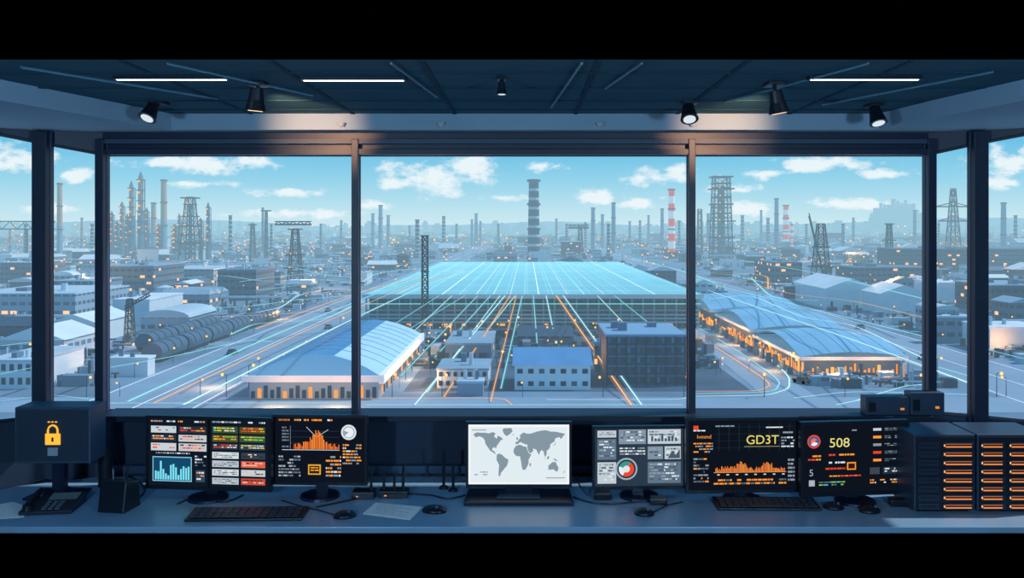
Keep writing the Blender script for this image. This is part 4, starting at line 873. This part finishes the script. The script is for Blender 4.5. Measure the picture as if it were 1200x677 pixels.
for i in range(30):
    for _ in range(60):
        py=HY+random.uniform(22,150); px=random.uniform(0,1200); dd=GH*1000/(py-HY); X=(px-CX)*dd/1000; Lg=random.uniform(18,34)*(1 if dd<600 else 2)
        if not(abs(X)<66 and dd<620) and free(X,X+Lg,dd-1.5,dd+1.5): break
    else: continue
    occ.append((X,X+Lg,dd-1.5,dd+1.5)); r=root('pipe_rack','steel rack carrying parallel pipes above ground','pipe rack',(X,dd,GZ),0,'pipe racks between buildings')
    for j in range(3): MB().cyl((0,-.8+j*.8,4+.5*(j%2)),(Lg,-.8+j*.8,4+.5*(j%2)),.3,.3,mat(['8fb0c8','b8d0e0','587590'][j],.4,haze=True),6).done('pipe',r)
    n=int(Lg/6)+1
    for j in range(n): MB().box(j*Lg/n+.5,-1.2,0,j*Lg/n+.8,1.2,3.8,sdk).done('support',r)
cnt=0; tries=0
while cnt<270 and tries<9000:
    tries+=1
    py=HY+random.choice([random.uniform(12,24),random.uniform(16,45),random.uniform(30,190),random.uniform(40,120)]); px=random.uniform(-10,1210)
    dd=GH*1000/(py-HY); X=(px-CX)*dd/1000
    if abs(X)<62 and dd<620: continue
    if -64<X<98 and dd<300: continue
    sc=.75 if dd<500 else (1.1 if dd<1200 else 1.8)
    bw=random.uniform(7,24)*sc; dp=random.uniform(8,26)*sc; hh=random.uniform(3,8)*(1 if dd<700 else 1.4 if dd<1400 else 2.0)*(1.7 if random.random()<.15 else 1)
    if free(X-bw/2,X+bw/2,dd,dd+dp):
        st=random.choice(['flat','flat','gable','arch','gablex','saw' if dd<900 else 'flat']); rr=random.choice(rmats+[rmats[1],rmats[3]])
        bldg(X-bw/2,X+bw/2,dd,dd+dp,hh,random.choice(wmats+[wh,wmats[2],wmats[4]]),rr,st,label={'flat':'blue grey industrial building with flat roof','gable':'blue grey industrial shed with gabled roof','arch':'blue grey industrial shed with arched roof','gablex':'blue grey industrial building with pitched roof','saw':'blue grey factory shed with sawtooth roof'}[st],group='industrial buildings across the plain',detail=dd<550); cnt+=1
R4=random.Random(21)
mb=MB(); n=0
for i in range(9000):
    py=HY+R4.choice([R4.uniform(8.2,16),R4.uniform(10,40),R4.uniform(14,60)]); px=R4.uniform(-20,1220); dd=GH*1000/(py-HY); X=(px-CX)*dd/1000
    sc=dd/1000; bw=R4.uniform(4,15)*sc; dp=R4.uniform(6,16)*sc; hh=R4.uniform(1.5,6)*sc**.6*1.3
    if (abs(X)<64 and dd<600) or not free(X-bw/2,X+bw/2,dd,dd+dp): continue
    occ.append((X-bw/2,X+bw/2,dd,dd+dp)) if n%3==0 else None
    mb.box(X-bw/2,dd,0,X+bw/2,dd+dp,hh,R4.choice(wmats)).box(X-bw/2-.2,dd-.2,hh,X+bw/2+.2,dd+dp+.2,hh+.3*sc,R4.choice(rmats))
    if R4.random()<.25: mb.cyl((X,dd+dp/2,hh),(X,dd+dp/2,hh+R4.uniform(3,9)*sc),.5*sc,.4*sc,R4.choice([sdk,ccl,stl]),6)
    n+=1
    if n>=1200: break
mb.done('distant_sprawl',label='dense distant sprawl of small industrial sheds',cat='buildings',kind='stuff',loc=(0,0,GZ))
mb=MB(); n=0
for i in range(20000):
    py=HY+R4.uniform(45,215); px=R4.uniform(-10,1210); dd=GH*1000/(py-HY); X=(px-CX)*dd/1000; s=R4.uniform(.4,2.0)
    if not free(X-s,X+s,dd-s,dd+s): continue
    if 49<X<66 and dd<300: continue
    if 164<dd<190: continue
    if -29<X<49 and dd<215: continue
    ctr=-30<X<66 and dd<300
    t=R4.random(); mt=R4.choice([sdk,stl,wg2,wg,wg2] if ctr else [sdk,stl,wg2,wg,tkm[0],tkm[1],rmats[0]])
    if t<.5: mb.box(X-s,dd-s*.7,0,X+s,dd+s*.7,R4.uniform(.6,2.4),mt)
    elif t<.8: mb.cyl((X,dd,0),(X,dd,R4.uniform(1,4)),s*.4,s*.4,mt,8)
    else: mb.cyl((X-s*1.6,dd,1.2),(X+s*1.6,dd,1.2),.25,.25,mt,6); mb.box(X-.2,dd-.2,0,X+.2,dd+.2,1.2,sdk)
    n+=1
    if n>=1900: break
mb.done('yard_clutter',label='scattered crates, drums and pipes around the yards',cat='clutter',kind='stuff',loc=(0,0,GZ))
mb=MB()
for i in range(800):
    py=HY+R4.choice([R4.uniform(9,30),R4.uniform(15,90)]); px=R4.uniform(0,1200); dd=GH*1000/(py-HY); X=(px-CX)*dd/1000
    if abs(X)<64 and dd<600: continue
    z=R4.uniform(2,9); s=.5*dd/1000*R4.uniform(.6,1.3); mb.beam((X,dd,0),(X,dd,z),s*.25,sdk); mb.bc(X,dd,z+s,s*2,s*2,s*2,glow(R4.choice(['ffb060','ffa048','ffc890']),1.6))
mb.done('work_lights',label='countless tiny orange work lights among the plants',cat='lights',kind='stuff',loc=(0,0,GZ))
cols=[('4d6c8c','blue grey'),('6b869e','grey'),('2c4460','dark blue'),('a5785a','rusty brown'),('a8bccb','pale grey')]
for ci,(c_,nm) in enumerate(cols):
    mt=mat(c_,.6,haze=True); bse=None
    for k in range(16):
        for _ in range(40):
            if k%3==1: X=random.uniform(-56,58); Y=random.uniform(240,290)
            else: X=random.choice([random.uniform(-190,-96),random.uniform(126,230)]); Y=random.uniform(185,420)
            if free(X-3.2,X+3.2,Y-3.2,Y+3.2): break
        else: continue
        occ.append((X-3,X+3,Y-3,Y+3)); rot=random.choice([0,math.pi/2])
        if bse is None:
            bse=root('shipping_container',nm+' steel shipping container on the yard','container',(X,Y,GZ),rot,'containers around the yards')
            mb=MB().box(-3,-1.2,0,3,1.2,2.5,mt)
            for q in range(11): mb.box(-2.9+q*.56,-1.27,.15,-2.65+q*.56,-1.2,2.35,mt)
            mb.done('container_body',bse); MB().box(3,-1.1,.1,3.08,1.1,2.4,mt).done('door',bse)
        else: clone(bse,(X,Y,GZ),rot)
def mkcar(c_,nm,X,Y,rz):
    r=root('car',nm+' car driving on the plant road','car',(X,Y,GZ+.05),rz,'cars on the plant roads'); bm_=mat(c_,.35,haze=True)
    MB().prismX([(-2.1,.35),(2.1,.35),(2.15,.8),(1.0,.95),(-1.9,.95),(-2.15,.8)],-.9,.9,bm_).done('car_body',r)
    MB().prismX([(-1.6,.95),(1.0,.95),(.4,1.5),(-1.2,1.5)],-.78,.78,mat('1a2836',.2,haze=True)).done('cabin',r)
    for y in(-1.3,1.3):
        for x in(-.8,.8): MB().cyl((x-.15,y,.35),(x+.15,y,.35),.35,.35,blk,10).done('wheel',r)
    return r
for c_,nm,X,Y,rz in (('20303f','dark',63,196,0.5),('2c4054','dark blue',-83,240,0),('6a8098','grey',-70,300,0),('20303f','dark',107,230,0),('6a8098','grey',117,300,0),('2c4054','dark blue',80,174,1.57),('20303f','dark',-71,420,0),('6a8098','grey',-84,360,0)): mkcar(c_,nm,X,Y,rz)
lb0=root('street_lamp','tall street lamp glowing warm orange','street lamp',(-62,190,GZ),0,'street lamps across the plant')
MB().cyl((0,0,0),(0,0,5),.1,.07,ldk,6).cyl((0,0,5),(1,0,5.2),.06,.06,ldk,6).done('pole',lb0); MB().sph((1,0,5.1),.34,glow('ffb058',2.2),8,6).done('lamp_head',lb0)
R2=random.Random(9)
pos=[(X_,y) for X_ in (-63.5,-93) for y in range(180,520,22)]+[(X_,y) for X_ in (99,125) for y in range(180,520,26)]+[(-28.5,y) for y in range(180,290,10)]+[(x,180) for x in range(-120,130,17)]+[(64,y) for y in range(200,300,8)]+[(-25+R2.random()*80,200+R2.random()*90) for _ in range(60)]+[(-100-R2.random()*90,200+R2.random()*200) for _ in range(46)]+[(130+R2.random()*90,200+R2.random()*200) for _ in range(40)]
for p in pos: clone(lb0,(p[0],p[1],GZ),R2.random()*6.28,R2.uniform(.4,1))
f0=None
for i in range(190):
    py=R2.uniform(273,322); px=R2.uniform(0,1200); d=GH*1000/(py-HY)
    X=(px-CX)*d/1000
    if abs(X)<62 and d<580: continue
    if f0 is None:
        f0=MB().cyl((0,0,0),(0,0,9),.2,.2,ldk,5).sph((0,0,9.6),.8,glow('ffb060',2.0),6,5).done('floodlight',label='distant floodlight mast glowing orange',cat='floodlight',group='floodlights across the plain',loc=(X,d,GZ))
    else:
        c=f0.copy(); COL.objects.link(c); c.location=(X,d,GZ); s=max(.8,d/1000)*R2.uniform(.6,1.1); c.scale=(s,s,s)
def pl_(x,y,z,e):
    l=bpy.data.lights.new('yard_light','POINT'); l.energy=e; l.color=(1,.42,.13); l.shadow_soft_size=.5; o=bpy.data.objects.new('lamp_light',l); COL.objects.link(o); o.location=(x,y,GZ+z)
for x,y in ((62,212),(62,232),(62,258),(62,280),(60,310),(72,199),(84,199),(-50,169),(-38,169),(-27,200),(-27,215),(-27,230),(-10,240),(8,236),(25,262),(-22,188),(12,225),(-100,210),(-120,260),(135,240),(-95,330),(50,270),(0,285),(-25,285),(-110,205),(-70,190)): pl_(x,y,3,2000)
for x,y in ((-220,420),(-170,520),(-300,600),(-120,480),(190,450),(260,560),(150,380),(330,520),(-400,800),(-250,900),(300,800),(450,900)): pl_(x,y,12,26000)
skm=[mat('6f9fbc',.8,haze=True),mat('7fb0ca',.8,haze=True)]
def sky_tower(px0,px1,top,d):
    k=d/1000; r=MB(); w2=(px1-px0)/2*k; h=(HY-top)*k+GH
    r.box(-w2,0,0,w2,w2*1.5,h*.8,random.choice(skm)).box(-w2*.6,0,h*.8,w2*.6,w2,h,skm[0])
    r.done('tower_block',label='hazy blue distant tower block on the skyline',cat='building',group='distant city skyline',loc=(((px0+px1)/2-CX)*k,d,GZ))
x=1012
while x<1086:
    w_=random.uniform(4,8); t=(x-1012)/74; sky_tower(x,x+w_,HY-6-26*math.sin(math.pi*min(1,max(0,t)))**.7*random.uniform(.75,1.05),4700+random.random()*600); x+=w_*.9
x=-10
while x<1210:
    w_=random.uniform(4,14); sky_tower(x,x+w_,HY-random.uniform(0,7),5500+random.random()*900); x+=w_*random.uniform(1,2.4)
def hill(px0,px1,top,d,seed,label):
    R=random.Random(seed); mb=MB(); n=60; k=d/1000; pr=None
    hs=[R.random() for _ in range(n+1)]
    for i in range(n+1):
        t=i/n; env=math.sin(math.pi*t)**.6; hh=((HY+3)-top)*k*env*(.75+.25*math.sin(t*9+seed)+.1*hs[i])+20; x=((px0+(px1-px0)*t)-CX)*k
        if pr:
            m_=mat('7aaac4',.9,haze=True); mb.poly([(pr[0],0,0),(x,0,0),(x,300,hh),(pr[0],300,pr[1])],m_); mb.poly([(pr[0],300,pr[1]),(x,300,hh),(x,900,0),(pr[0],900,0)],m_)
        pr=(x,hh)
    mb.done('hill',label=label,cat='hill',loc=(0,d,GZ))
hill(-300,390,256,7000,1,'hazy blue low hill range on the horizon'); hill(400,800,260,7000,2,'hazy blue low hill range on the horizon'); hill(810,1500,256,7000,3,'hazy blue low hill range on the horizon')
